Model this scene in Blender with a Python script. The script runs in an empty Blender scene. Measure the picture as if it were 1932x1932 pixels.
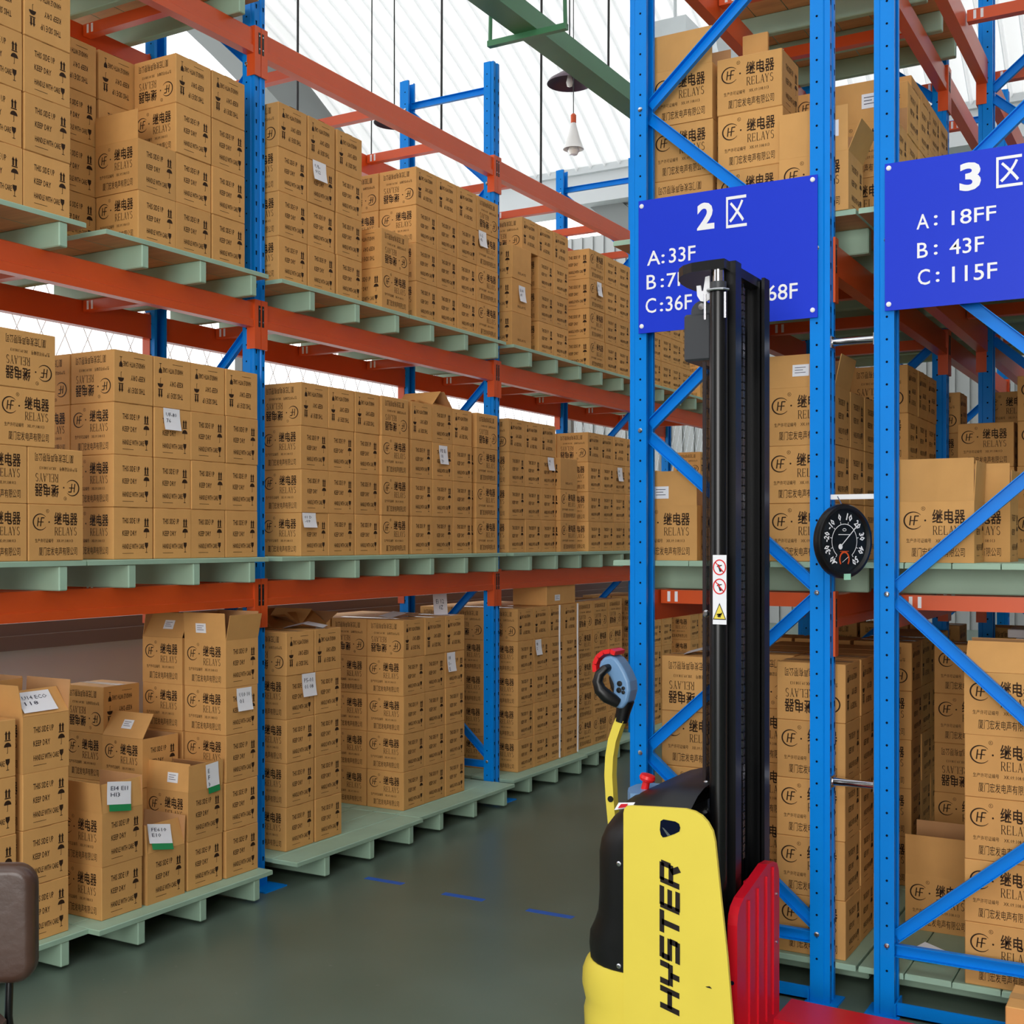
import bpy, math, random
from mathutils import Matrix, Vector
random.seed(11)
SC = bpy.context.scene
COL = SC.collection
PI = math.pi

# ------------------------------------------------------------------ camera
F, HY, ZC = 2290.0, 1020.0, 1.6
TH = math.atan(1311 / 2290.0)
cam = bpy.data.cameras.new('camera')
cam.sensor_width = 36.0
cam.lens = 36.0 * F / 1932
cam.shift_y = (HY - 966) / 1932
cam.clip_start, cam.clip_end = 0.05, 300
co = bpy.data.objects.new('camera', cam)
COL.objects.link(co)
co.location = (0, 0, ZC)
co.rotation_euler = (PI / 2, 0, TH)
SC.camera = co

# ------------------------------------------------------------------ light and exposure
SC.view_settings.view_transform = 'Standard'
SC.view_settings.look = 'None'
SC.view_settings.gamma = 1.0
SC.view_settings.use_curve_mapping = False
SC.view_settings.exposure = 0.58
W = bpy.data.worlds.new('overcast_sky')
SC.world = W
W.use_nodes = True
bg = W.node_tree.nodes['Background']
bg.inputs[0].default_value = (0.96, 0.98, 1.0, 1)
bg.inputs[1].default_value = 1.6


def area(name, loc, rot, sx, sy, power, col=(1, 1, 1)):
    l = bpy.data.lights.new(name, 'AREA')
    l.shape = 'RECTANGLE'
    l.size, l.size_y, l.energy, l.color = sx, sy, power, col
    o = bpy.data.objects.new(name, l)
    COL.objects.link(o)
    o.location, o.rotation_euler = loc, rot
    return o


# added fill light behind the camera; the loading door there is made up
area('front_fill_light', (0.9, -5.2, 2.7), (math.radians(97), 0, math.radians(8)), 4.2, 3.4, 230, (1, 0.97, 0.93))


# ------------------------------------------------------------------ materials
def srgb(r, g, b):
    f = lambda c: (c / 255 / 12.92) if c / 255 <= 0.04045 else ((c / 255 + 0.055) / 1.055) ** 2.4
    return (f(r), f(g), f(b), 1)


MATS = {}


def mat(name, rgb, rough=0.6, metal=0.0, var=0.0, noise=0.0, nscale=8.0, spec=0.5, trans=None, stretch=None, bump=0.0):
    m = bpy.data.materials.new(name)
    m.use_nodes = True
    nt = m.node_tree
    b = nt.nodes['Principled BSDF']
    c = srgb(*rgb)
    b.inputs['Base Color'].default_value = c
    b.inputs['Roughness'].default_value = rough
    b.inputs['Metallic'].default_value = metal
    b.inputs['Specular IOR Level'].default_value = spec
    if var or noise:
        hsv = nt.nodes.new('ShaderNodeHueSaturation')
        hsv.inputs['Color'].default_value = c
        add = None
        if var:
            oi = nt.nodes.new('ShaderNodeObjectInfo')
            mr = nt.nodes.new('ShaderNodeMapRange')
            mr.inputs[3].default_value, mr.inputs[4].default_value = 1 - var, 1 + var
            nt.links.new(oi.outputs['Random'], mr.inputs[0])
            add = mr.outputs[0]
        if noise:
            tc = nt.nodes.new('ShaderNodeTexCoord')
            mp = nt.nodes.new('ShaderNodeMapping')
            if stretch:
                mp.inputs['Scale'].default_value = stretch
            nz = nt.nodes.new('ShaderNodeTexNoise')
            nz.inputs['Scale'].default_value = nscale
            nz.inputs['Detail'].default_value = 5
            nt.links.new(tc.outputs['Object'], mp.inputs[0])
            nt.links.new(mp.outputs[0], nz.inputs['Vector'])
            m2 = nt.nodes.new('ShaderNodeMapRange')
            m2.inputs[1].default_value, m2.inputs[2].default_value = 0.25, 0.75
            m2.inputs[3].default_value, m2.inputs[4].default_value = 1 - noise, 1 + noise
            nt.links.new(nz.outputs[0], m2.inputs[0])
            if bump:
                bp = nt.nodes.new('ShaderNodeBump')
                bp.inputs['Strength'].default_value = bump
                bp.inputs['Distance'].default_value = 0.01
                nt.links.new(nz.outputs[0], bp.inputs['Height'])
                nt.links.new(bp.outputs[0], b.inputs['Normal'])
            if add is None:
                add = m2.outputs[0]
            else:
                mm = nt.nodes.new('ShaderNodeMath')
                mm.operation = 'MULTIPLY'
                nt.links.new(add, mm.inputs[0])
                nt.links.new(m2.outputs[0], mm.inputs[1])
                add = mm.outputs[0]
        nt.links.new(add, hsv.inputs['Value'])
        nt.links.new(hsv.outputs[0], b.inputs['Base Color'])
    if trans is not None:
        tr = nt.nodes.new('ShaderNodeBsdfTranslucent')
        tr.inputs[0].default_value = (0.98, 0.965, 0.94, 1)
        mx = nt.nodes.new('ShaderNodeMixShader')
        mx.inputs[0].default_value = trans
        out = nt.nodes['Material Output']
        nt.links.new(b.outputs[0], mx.inputs[1])
        nt.links.new(tr.outputs[0], mx.inputs[2])
        nt.links.new(mx.outputs[0], out.inputs[0])
    MATS[name] = m
    return m


CARD = mat('cardboard', (211, 158, 94), 0.75, var=0.07, noise=0.05, nscale=14, spec=0.25)
CARDIN = mat('cardboard_inside', (194, 146, 100), 0.8, noise=0.05, nscale=14, spec=0.2)
INK = mat('print_ink', (52, 34, 20), 0.7, spec=0.2)
TAPE = mat('packing_tape', (190, 148, 96), 0.25, spec=0.6)
PAPER = mat('white_paper', (238, 238, 242), 0.7)
PEN = mat('pen_ink', (40, 40, 60), 0.7)
GREENBAND = mat('green_sticker', (30, 140, 80), 0.5)
BLUE = mat('blue_paint', (0, 134, 230), 0.34, noise=0.05, nscale=4, spec=0.22)
HOLE = mat('dark_hole', (10, 18, 40), 0.9, spec=0.1)
ORANGE = mat('orange_paint', (216, 84, 30), 0.36, noise=0.06, nscale=3)
BLACKIRON = mat('black_iron', (22, 18, 18), 0.45)
STEEL = mat('bright_steel', (205, 205, 210), 0.22, metal=1.0)
GREEN = mat('pale_green_paint', (158, 188, 164), 0.55, noise=0.08, nscale=6, var=0.05)
WOOD = mat('bare_plywood', (206, 154, 106), 0.75, noise=0.14, nscale=5, stretch=(1, 8, 1))
SIGN = mat('sign_blue', (22, 56, 212), 0.42, spec=0.25)
WHITE = mat('white_lettering', (246, 246, 248), 0.5)
YELLOW = mat('yellow_paint', (238, 216, 82), 0.4, noise=0.03, nscale=5)
BLACKPL = mat('black_plastic', (11, 11, 12), 0.4)
BLACKMETAL = mat('black_painted_steel', (10, 11, 13), 0.3)
DARKGREY = mat('dark_grey_plastic', (58, 60, 64), 0.42)
BLUEGREY = mat('blue_grey_plastic', (112, 150, 190), 0.35)
RED = mat('red_paint', (206, 16, 36), 0.3)
REDPL = mat('red_plastic', (226, 30, 34), 0.35)
LETTER = mat('black_lettering', (26, 14, 8), 0.5)
LEATHER = mat('brown_leather', (72, 50, 40), 0.34, noise=0.08, nscale=30, bump=0.15)
GREYWALL = mat('grey_wall_paint', (214, 206, 202), 0.7, noise=0.03, nscale=2)
HALLWALL = mat('dull_hall_wall', (108, 100, 94), 0.8)
LEDGE = mat('dark_ledge', (112, 98, 92), 0.6)
BEAMGREY = mat('grey_steel_beam', (138, 142, 141), 0.5)
PALEBEAM = mat('pale_gutter', (214, 218, 220), 0.5)
GALV = mat('galvanised_duct', (190, 196, 198), 0.32, metal=0.75, noise=0.06, nscale=5)
TRAY = mat('green_rail_paint', (62, 120, 80), 0.45, noise=0.12, nscale=3)
WIRE = mat('black_cable', (24, 22, 22), 0.6)
FENCEM = mat('fence_wire', (226, 230, 234), 0.5)
SHADE = mat('purple_brown_enamel', (74, 46, 66), 0.35)
PORCELAIN = mat('white_porcelain', (236, 234, 232), 0.35)
BULB = mat('bulb_glass', (250, 246, 240), 0.15)
ROOFM = mat('white_roof_sheet', (236, 238, 240), 0.6, trans=0.36)
RIBSHADE = mat('roof_rib_shade', (208, 212, 215), 0.7)  # grey painted on the rib sides in place of their shade
TAPEBLUE = mat('blue_floor_tape', (24, 92, 190), 0.45)
CHROME = mat('chrome', (225, 225, 230), 0.12, metal=1.0)
WALLR = mat('grey_corrugated_sheet', (150, 152, 150), 0.5, metal=0.2)
def smoked():
    m = bpy.data.materials.new('smoked_screen')
    m.use_nodes = True
    nt = m.node_tree
    tr = nt.nodes.new('ShaderNodeBsdfTransparent')
    tr.inputs[0].default_value = (.75, .70, .68, 1)
    mx = nt.nodes.new('ShaderNodeMixShader')
    mx.inputs[0].default_value = .55
    b = nt.nodes['Principled BSDF']
    b.inputs['Base Color'].default_value = (.012, .010, .010, 1)
    b.inputs['Roughness'].default_value = .3
    nt.links.new(tr.outputs[0], mx.inputs[2])
    nt.links.new(b.outputs[0], mx.inputs[1])
    nt.links.new(mx.outputs[0], nt.nodes['Material Output'].inputs[0])
    return m


SMOKE = smoked()
MESHDARK = mat('dark_guard_screen', (40, 26, 26), 0.4)


def floor_mat():
    m = bpy.data.materials.new('green_epoxy_floor')
    m.use_nodes = True
    nt = m.node_tree
    b = nt.nodes['Principled BSDF']
    tc = nt.nodes.new('ShaderNodeTexCoord')
    n1 = nt.nodes.new('ShaderNodeTexNoise')
    n1.inputs['Scale'].default_value = 0.9
    n1.inputs['Detail'].default_value = 6
    nt.links.new(tc.outputs['Object'], n1.inputs['Vector'])
    r = nt.nodes.new('ShaderNodeValToRGB')
    r.color_ramp.elements[0].position, r.color_ramp.elements[1].position = 0.3, 0.72
    r.color_ramp.elements[0].color = srgb(78, 94, 82)
    r.color_ramp.elements[1].color = srgb(106, 122, 110)
    nt.links.new(n1.outputs[0], r.inputs[0])
    n2 = nt.nodes.new('ShaderNodeTexNoise')
    n2.inputs['Scale'].default_value = 26
    n2.inputs['Detail'].default_value = 8
    nt.links.new(tc.outputs['Object'], n2.inputs['Vector'])
    r2 = nt.nodes.new('ShaderNodeValToRGB')
    r2.color_ramp.elements[0].position, r2.color_ramp.elements[1].position = 0.7, 0.78
    r2.color_ramp.elements[0].color = (0, 0, 0, 1)
    r2.color_ramp.elements[1].color = (0.35, 0.35, 0.35, 1)
    nt.links.new(n2.outputs[0], r2.inputs[0])
    mx = nt.nodes.new('ShaderNodeMixRGB')
    mx.inputs[2].default_value = srgb(170, 172, 166)
    nt.links.new(r2.outputs[0], mx.inputs[0])
    nt.links.new(r.outputs[0], mx.inputs[1])
    nt.links.new(mx.outputs[0], b.inputs['Base Color'])
    m3 = nt.nodes.new('ShaderNodeMapRange')
    m3.inputs[3].default_value, m3.inputs[4].default_value = 0.24, 0.42
    nt.links.new(n1.outputs[0], m3.inputs[0])
    nt.links.new(m3.outputs[0], b.inputs['Roughness'])
    return m


FLOORM = floor_mat()


# ------------------------------------------------------------------ mesh building
class MB:
    def __init__(s):
        s.v, s.f, s.m, s.mats = [], [], [], []

    def mi(s, mt):
        if mt not in s.mats:
            s.mats.append(mt)
        return s.mats.index(mt)

    def add(s, vs, fs, mt, M=None):
        b = len(s.v)
        k = s.mi(mt)
        s.v += [tuple(M @ Vector(p)) for p in vs] if M is not None else [tuple(p) for p in vs]
        for f in fs:
            s.f.append([b + i for i in f])
            s.m.append(k)
        return s

    def box(s, x0, x1, y0, y1, z0, z1, mt, M=None, mtop=None):
        vs = [(x0, y0, z0), (x1, y0, z0), (x1, y1, z0), (x0, y1, z0), (x0, y0, z1), (x1, y0, z1), (x1, y1, z1), (x0, y1, z1)]
        fs = [(0, 3, 2, 1), (4, 5, 6, 7), (0, 1, 5, 4), (1, 2, 6, 5), (2, 3, 7, 6), (3, 0, 4, 7)]
        return s.add(vs, fs, mt, M)

    def cbox(s, x0, x1, y0, y1, z0, z1, c, mt, M=None):
        """box with chamfered edges"""
        vs, ix = [], {}
        for a, X in ((0, x0), (1, x1)):
            for b_, Y in ((0, y0), (1, y1)):
                for c_, Z in ((0, z0), (1, z1)):
                    dx, dy, dz = (c if a == 0 else -c), (c if b_ == 0 else -c), (c if c_ == 0 else -c)
                    for k, p in enumerate(((X, Y + dy, Z + dz), (X + dx, Y, Z + dz), (X + dx, Y + dy, Z))):
                        ix[(a, b_, c_, k)] = len(vs)
                        vs.append(p)
        I = lambda *t: ix[t]
        fs = []
        for a in (0, 1):
            f = [I(a, 0, 0, 0), I(a, 1, 0, 0), I(a, 1, 1, 0), I(a, 0, 1, 0)]
            fs.append(f if a else f[::-1])
            f = [I(0, a, 0, 1), I(1, a, 0, 1), I(1, a, 1, 1), I(0, a, 1, 1)]
            fs.append(f[::-1] if a else f)
            f = [I(0, 0, a, 2), I(1, 0, a, 2), I(1, 1, a, 2), I(0, 1, a, 2)]
            fs.append(f if a else f[::-1])
        for a in (0, 1):
            for b_ in (0, 1):
                fs.append([I(a, b_, 0, 0), I(a, b_, 0, 1), I(a, b_, 1, 1), I(a, b_, 1, 0)])
                fs.append([I(a, 0, b_, 0), I(a, 0, b_, 2), I(a, 1, b_, 2), I(a, 1, b_, 0)])
                fs.append([I(0, a, b_, 1), I(0, a, b_, 2), I(1, a, b_, 2), I(1, a, b_, 1)])
        for a in (0, 1):
            for b_ in (0, 1):
                for c_ in (0, 1):
                    fs.append([I(a, b_, c_, 0), I(a, b_, c_, 1), I(a, b_, c_, 2)])
        return s.add(vs, fs, mt, M)

    def prism(s, pts, h0, h1, mt, axis='z', M=None):
        n = len(pts)
        f3 = {'z': lambda p, h: (p[0], p[1], h), 'y': lambda p, h: (p[0], h, p[1]), 'x': lambda p, h: (h, p[0], p[1])}[axis]
        vs = [f3(p, h0) for p in pts] + [f3(p, h1) for p in pts]
        fs = [list(range(n))[::-1], list(range(n, 2 * n))] + [(i, (i + 1) % n, n + (i + 1) % n, n + i) for i in range(n)]
        return s.add(vs, fs, mt, M)

    def tube(s, path, r, mt, n=8, caps=True, M=None):
        P = [Vector(p) for p in path]
        R = r if isinstance(r, (list, tuple)) else [r] * len(P)
        vs, fs = [], []
        up = None
        for i, p in enumerate(P):
            d = (P[min(i + 1, len(P) - 1)] - P[max(i - 1, 0)]).normalized()
            if up is None:
                up = Vector((0, 0, 1)) if abs(d.z) < 0.9 else Vector((1, 0, 0))
            a = d.cross(up).normalized()
            up = a.cross(d).normalized()
            for k in range(n):
                t = 2 * PI * k / n
                vs.append(p + (a * math.cos(t) + up * math.sin(t)) * R[i])
        for i in range(len(P) - 1):
            for k in range(n):
                fs.append((i * n + k, i * n + (k + 1) % n, (i + 1) * n + (k + 1) % n, (i + 1) * n + k))
        if caps:
            fs.append(list(range(n))[::-1])
            fs.append([(len(P) - 1) * n + k for k in range(n)])
        return s.add(vs, fs, mt, M)

    def bar(s, p, q, w, h, mt, side=(0, 0, 1)):
        """rectangular bar between two points: w across, h along `side`"""
        p, q = Vector(p), Vector(q)
        d = (q - p).normalized()
        u = Vector(side)
        a = d.cross(u).normalized()
        u = a.cross(d).normalized()
        vs = []
        for c in (p, q):
            for i, j in ((-1, -1), (1, -1), (1, 1), (-1, 1)):
                vs.append(c + a * (w / 2 * i) + u * (h / 2 * j))
        return s.add(vs, [(0, 3, 2, 1), (4, 5, 6, 7), (0, 1, 5, 4), (1, 2, 6, 5), (2, 3, 7, 6), (3, 0, 4, 7)], mt)

    def lathe(s, prof, mt, M=None, n=24):
        vs, fs = [], []
        for r, z in prof:
            for k in range(n):
                t = 2 * PI * k / n
                vs.append((r * math.cos(t), r * math.sin(t), z))
        for i in range(len(prof) - 1):
            for k in range(n):
                fs.append((i * n + k, i * n + (k + 1) % n, (i + 1) * n + (k + 1) % n, (i + 1) * n + k))
        if prof[0][0] > 1e-5:
            fs.append(list(range(n))[::-1])
        if prof[-1][0] > 1e-5:
            fs.append([(len(prof) - 1) * n + k for k in range(n)])
        return s.add(vs, fs, mt, M)

    def mesh(s, name, smooth=False, fix=True):
        me = bpy.data.meshes.new(name)
        me.from_pydata(s.v, [], s.f)
        for m in s.mats:
            me.materials.append(m)
        me.polygons.foreach_set('material_index', s.m)
        if smooth:
            me.polygons.foreach_set('use_smooth', [True] * len(s.f))
        me.update()
        if fix:
            import bmesh
            bm = bmesh.new()
            bm.from_mesh(me)
            bmesh.ops.recalc_face_normals(bm, faces=bm.faces)
            bm.to_mesh(me)
            bm.free()
        if smooth:
            try:
                me.set_sharp_from_angle(angle=math.radians(38))
            except Exception:
                pass
        return me

    def build(s, name, parent=None, smooth=False, fix=True):
        return link(name, s.mesh(name, smooth, fix), parent)


def link(name, me, parent=None):
    o = bpy.data.objects.new(name, me)
    COL.objects.link(o)
    if parent is not None:
        o.parent = parent
    return o


def tag(o, label, cat=None, group=None, kind=None):
    if label:
        o['label'] = label
    if cat:
        o['category'] = cat
    if group:
        o['group'] = group
    if kind:
        o['kind'] = kind
    return o


def thing(name, label, cat, loc=(0, 0, 0), rz=0.0, group=None):
    o = bpy.data.objects.new(name, None)
    o.empty_display_size = 0.1
    COL.objects.link(o)
    o.location, o.rotation_euler = loc, (0, 0, rz)
    return tag(o, label, cat, group)


def struct(name, mb, smooth=False):
    o = mb.build(name, None, smooth)
    o['kind'] = 'structure'
    return o


# ------------------------------------------------------------------ lettering as flat meshes
_tc = {}


def glyphs(text, bold=0.0, res=2):
    key = (text, bold, res)
    if key not in _tc:
        c = bpy.data.curves.new('lettering', 'FONT')
        c.body, c.size, c.resolution_u, c.offset = text, 1.0, res, bold
        o = bpy.data.objects.new('lettering', c)
        COL.objects.link(o)
        me = bpy.data.meshes.new_from_object(o.evaluated_get(bpy.context.evaluated_depsgraph_get()))
        vs = [(v.co.x, v.co.y) for v in me.vertices]
        fs = [tuple(p.vertices) for p in me.polygons]
        bpy.data.objects.remove(o)
        bpy.data.curves.remove(c)
        bpy.data.meshes.remove(me)
        x0, x1 = min(v[0] for v in vs), max(v[0] for v in vs)
        y0, y1 = min(v[1] for v in vs), max(v[1] for v in vs)
        _tc[key] = ([((x - x0) / (x1 - x0), (y - y0) / (y1 - y0)) for x, y in vs], fs, (x1 - x0) / (y1 - y0))
    return _tc[key]


def put_text(out, text, x0, x1, y0, y1, bold=0.0, res=2, shear=0.0):
    """append (verts2d, faces) filling the given rectangle (y upwards)"""
    vs, fs, _ = glyphs(text, bold, res)
    out.append(([(x0 + v[0] * (x1 - x0) + shear * v[1] * (y1 - y0), y0 + v[1] * (y1 - y0)) for v in vs], fs))


def poly(out, pts):
    out.append((list(pts), [tuple(range(len(pts)))]))


def stroke(out, p, q, w):
    dx, dy = q[0] - p[0], q[1] - p[1]
    l = math.hypot(dx, dy) or 1
    a, b = -dy / l * w / 2, dx / l * w / 2
    poly(out, [(p[0] + a, p[1] + b), (p[0] - a, p[1] - b), (q[0] - a, q[1] - b), (q[0] + a, q[1] + b)])


def arc(out, cx, cy, rx, ry, a0, a1, w0, w1, n=28):
    vs, fs = [], []
    for i in range(n + 1):
        t = i / n
        a = math.radians(a0 + (a1 - a0) * t)
        w = w0 + (w1 - w0) * (math.sin(PI * t))
        for sgn in (-1, 1):
            vs.append((cx + (rx + sgn * w / 2) * math.cos(a), cy + (ry + sgn * w / 2) * math.sin(a)))
    for i in range(n):
        fs.append((2 * i, 2 * i + 1, 2 * i + 3, 2 * i + 2))
    out.append((vs, fs))


def decal(mb, items, mt, M, off=0.0):
    for vs, fs in items:
        mb.add([(x, y, off) for x, y in vs], fs, mt, M)


def face_M(side, hx, hy):
    """2D (u right, v up) on a side face of a box centred at the origin -> 3D"""
    e = 0.0007
    if side == '-y':
        return Matrix(((1, 0, 0, 0), (0, 0, -1, -hy - e), (0, 1, 0, 0), (0, 0, 0, 1)))
    if side == '+y':
        return Matrix(((-1, 0, 0, 0), (0, 0, 1, hy + e), (0, 1, 0, 0), (0, 0, 0, 1)))
    if side == '+x':
        return Matrix(((0, 0, 1, hx + e), (1, 0, 0, 0), (0, 1, 0, 0), (0, 0, 0, 1)))
    return Matrix(((0, 0, -1, -hx - e), (-1, 0, 0, 0), (0, 1, 0, 0), (0, 0, 0, 1)))


# ------------------------------------------------------------------ carton printing
BW, BD, BH = 0.246, 0.206, 0.2072          # relay face width, marks face width, height
PW, PD, PH = 0.250, 0.210, 0.208           # stacking pitch


def serif_relays(out, x0, x1, y0, y1):
    n, gap = 6, 0.16
    cw = (x1 - x0) / (n + (n - 1) * gap)
    h = y1 - y0
    T, t = cw * 0.17, cw * 0.08
    L = {
        'R': [('l', .2, 0, .2, 1, T), ('l', .2, .97, .6, .97, t), ('l', .2, .5, .6, .5, t), ('a', .6, .735, .24, .235, 90, -90), ('l', .5, .5, .98, 0, T), ('s', .2, 0), ('s', .2, 1), ('s', .95, 0)],
        'E': [('l', .2, 0, .2, 1, T), ('l', .2, .97, .85, .97, t), ('l', .2, .5, .7, .5, t), ('l', .2, .03, .9, .03, t), ('l', .87, 1, .87, .8, t), ('l', .9, 0, .9, .22, t), ('l', .7, .4, .7, .6, t)],
        'L': [('l', .2, 0, .2, 1, T), ('l', .2, .03, .9, .03, t), ('l', .9, 0, .9, .24, t), ('s', .2, 1)],
        'A': [('l', .5, 1, .12, 0, t), ('l', .5, 1, .9, 0, T), ('l', .26, .34, .74, .34, t), ('s', .1, 0), ('s', .9, 0)],
        'Y': [('l', .5, .45, .5, 0, T), ('l', .5, .45, .1, 1, T), ('l', .5, .45, .9, 1, t), ('s', .1, 1), ('s', .9, 1), ('s', .5, 0)],
        'S': [('a', .5, .75, .3, .23, 20, 270), ('a', .5, .27, .32, .25, 90, -160)],
    }
    for k, ch in enumerate('RELAYS'):
        ox = x0 + k * cw * (1 + gap)
        for e in L[ch]:
            if e[0] == 'l':
                stroke(out, (ox + e[1] * cw, y0 + e[2] * h), (ox + e[3] * cw, y0 + e[4] * h), e[5])
            elif e[0] == 's':
                stroke(out, (ox + (e[1] - .16) * cw, y0 + e[2] * h * .97 + .015 * h), (ox + (e[1] + .16) * cw, y0 + e[2] * h * .97 + .015 * h), t * 0.8)
            else:
                arc(out, ox + e[1] * cw, y0 + e[2] * h, e[3] * cw, e[4] * h, e[5], e[6], t, T * .95, 14)


def relay_face(w=BW, h=BH):
    o = []
    X = lambda u: (u - .5) * w
    Y = lambda v: (.5 - v) * h
    cx, cy, r = X(.205), Y(.31), .118 * w
    arc(o, cx, cy, r * 1.06, r, 40, 322, .0012, .0052, 36)
    stroke(o, (cx - .36 * r - .002, cy - .56 * r), (cx - .36 * r + .002, cy + .56 * r), .0042)
    stroke(o, (cx + .1 * r - .002, cy - .56 * r), (cx + .1 * r + .002, cy + .56 * r), .0042)
    stroke(o, (cx - .36 * r, cy), (cx + .5 * r, cy), .0032)
    stroke(o, (cx + .14 * r, cy + .53 * r), (cx + .62 * r, cy + .53 * r), .004)
    poly(o, [(X(.362) + .0034 * math.cos(a * PI / 4), cy + .0034 * math.sin(a * PI / 4)) for a in range(8)])
    arc(o, X(.335), Y(.115), .0062, .0062, 0, 360, .0012, .0012, 14)
    put_text(o, 'R', X(.335) - .0024, X(.335) + .0026, Y(.115) - .003, Y(.115) + .003, 0, 1)
    put_text(o, '继电器', X(.455), X(.885), Y(.365), Y(.13), .014)
    serif_relays(o, X(.46), X(.875), Y(.545), Y(.40))
    put_text(o, '生产许可证编号', X(.11), X(.44), Y(.675), Y(.605), .0, 1)
    put_text(o, 'XK.09.108.013', X(.50), X(.80), Y(.67), Y(.615), .0, 1)
    put_text(o, '厦门宏发电声有限公司', X(.18), X(.88), Y(.905), Y(.755), .0, 1)
    return o


def marks_face(w=BD, h=BH):
    o = []
    X = lambda u: (u - .5) * w
    Y = lambda v: (.5 - v) * h
    put_text(o, 'THIS SIDE UP', X(.22), X(.66), Y(.31), Y(.20), .01, 1)
    put_text(o, 'KEEP DRY', X(.22), X(.58), Y(.545), Y(.445), .01, 1)
    put_text(o, 'HANDLE WITH CARE', X(.22), X(.77), Y(.80), Y(.70), .01, 1)
    stroke(o, (X(.22), Y(.885)), (X(.5), Y(.885)), .0016)
    # two arrows on a bar
    for u in (.80, .86):
        stroke(o, (X(u), Y(.345)), (X(u), Y(.24)), .007)
        poly(o, [(X(u) - .0062, Y(.25)), (X(u) + .0062, Y(.25)), (X(u), Y(.19))])
    stroke(o, (X(.77), Y(.36)), (X(.89), Y(.36)), .004)
    # umbrella
    c = (X(.83), Y(.475))
    poly(o, [(c[0] + .0155 * math.cos(PI * a / 10), c[1] + .0165 * math.sin(PI * a / 10)) for a in range(11)])
    stroke(o, (c[0], c[1]), (c[0], c[1] - .022), .0018)
    stroke(o, (c[0], c[1] - .022), (c[0] - .004, c[1] - .022), .0018)
    # wine glass
    g = X(.83)
    poly(o, [(g - .009, Y(.68)), (g - .0082, Y(.745)), (g - .002, Y(.79)), (g + .002, Y(.79)), (g + .0082, Y(.745)), (g + .009, Y(.68))])
    stroke(o, (g, Y(.79)), (g, Y(.87)), .0022)
    stroke(o, (g - .006, Y(.872)), (g + .006, Y(.872)), .0024)
    return o


RELAY, MARKS = relay_face(), marks_face()
hx, hy, hz = BW / 2, BD / 2, BH / 2


def carton_mesh():
    mb = MB()
    mb.cbox(-hx, hx, -hy, hy, -hz, hz, .0025, CARD)
    e = .0006
    for z in (hz + e, -hz - e):
        mb.add([(-hx, -.024, z), (hx, -.024, z), (hx, .024, z), (-hx, .024, z)], [(0, 1, 2, 3)], TAPE)
        mb.add([(-hx, -.0008, z * 1.002), (hx, -.0008, z * 1.002), (hx, .0008, z * 1.002), (-hx, .0008, z * 1.002)], [(0, 1, 2, 3)], INK)
    for sd in ('-y', '+y'):
        decal(mb, RELAY, INK, face_M(sd, hx, hy))
    for sd in ('-x', '+x'):
        decal(mb, MARKS, INK, face_M(sd, hx, hy))
    return mb.mesh('carton', fix=False)


def plain_mesh():
    """the plainer carton: blank long faces with a tape line and one line of small print"""
    mb = MB()
    mb.cbox(-hx, hx, -hy, hy, -hz, hz, .0025, CARD)
    e = .0006
    mb.add([(-hx, -.024, hz + e), (hx, -.024, hz + e), (hx, .024, hz + e), (-hx, .024, hz + e)], [(0, 1, 2, 3)], TAPE)
    o = []
    put_text(o, 'RELAYS', -.05, .05, -.07, -.055, 0, 1)
    for sd in ('-x', '+x'):
        decal(mb, MARKS, INK, face_M(sd, hx, hy))
    for sd in ('-y', '+y'):
        decal(mb, o, INK, face_M(sd, hx, hy))
    return mb.mesh('plain_carton', fix=False)


def open_mesh():
    mb = MB()
    t = .004
    # outer shell with inner faces
    o = [(-hx, -hy), (hx, -hy), (hx, hy), (-hx, hy)]
    i = [(-hx + t, -hy + t), (hx - t, -hy + t), (hx - t, hy - t), (-hx + t, hy - t)]
    vs = [(*p, -hz) for p in o] + [(*p, hz) for p in o]
    mb.add(vs, [(0, 3, 2, 1)] + [(k, (k + 1) % 4, 4 + (k + 1) % 4, 4 + k) for k in range(4)], CARD)
    vs = [(*p, -hz + t) for p in i] + [(*p, hz) for p in i] + [(*p, hz) for p in o]
    mb.add(vs, [(0, 1, 2, 3)] + [((k + 1) % 4, k, 4 + k, 4 + (k + 1) % 4) for k in range(4)]
           + [(4 + k, 8 + k, 8 + (k + 1) % 4, 4 + (k + 1) % 4) for k in range(4)], CARDIN)
    for sd in ('-y', '+y'):
        decal(mb, RELAY, INK, face_M(sd, hx, hy))
    for sd in ('-x', '+x'):
        decal(mb, MARKS, INK, face_M(sd, hx, hy))
    return mb.mesh('open_carton', fix=False)


def flap_mesh(w, l):
    mb = MB()
    mb.box(-w / 2, w / 2, -.0025, 0, 0, l, CARD)
    mb.add([(-w / 2, .0002, 0), (w / 2, .0002, 0), (w / 2, .0002, l), (-w / 2, .0002, l)], [(0, 1, 2, 3)], CARDIN)
    return mb.mesh('flap', fix=True)


CM, PM, OM = carton_mesh(), plain_mesh(), open_mesh()
FL_LONG, FL_SHORT = flap_mesh(BW - .002, .118), flap_mesh(BD - .002, .112)
_notes = {}


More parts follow.
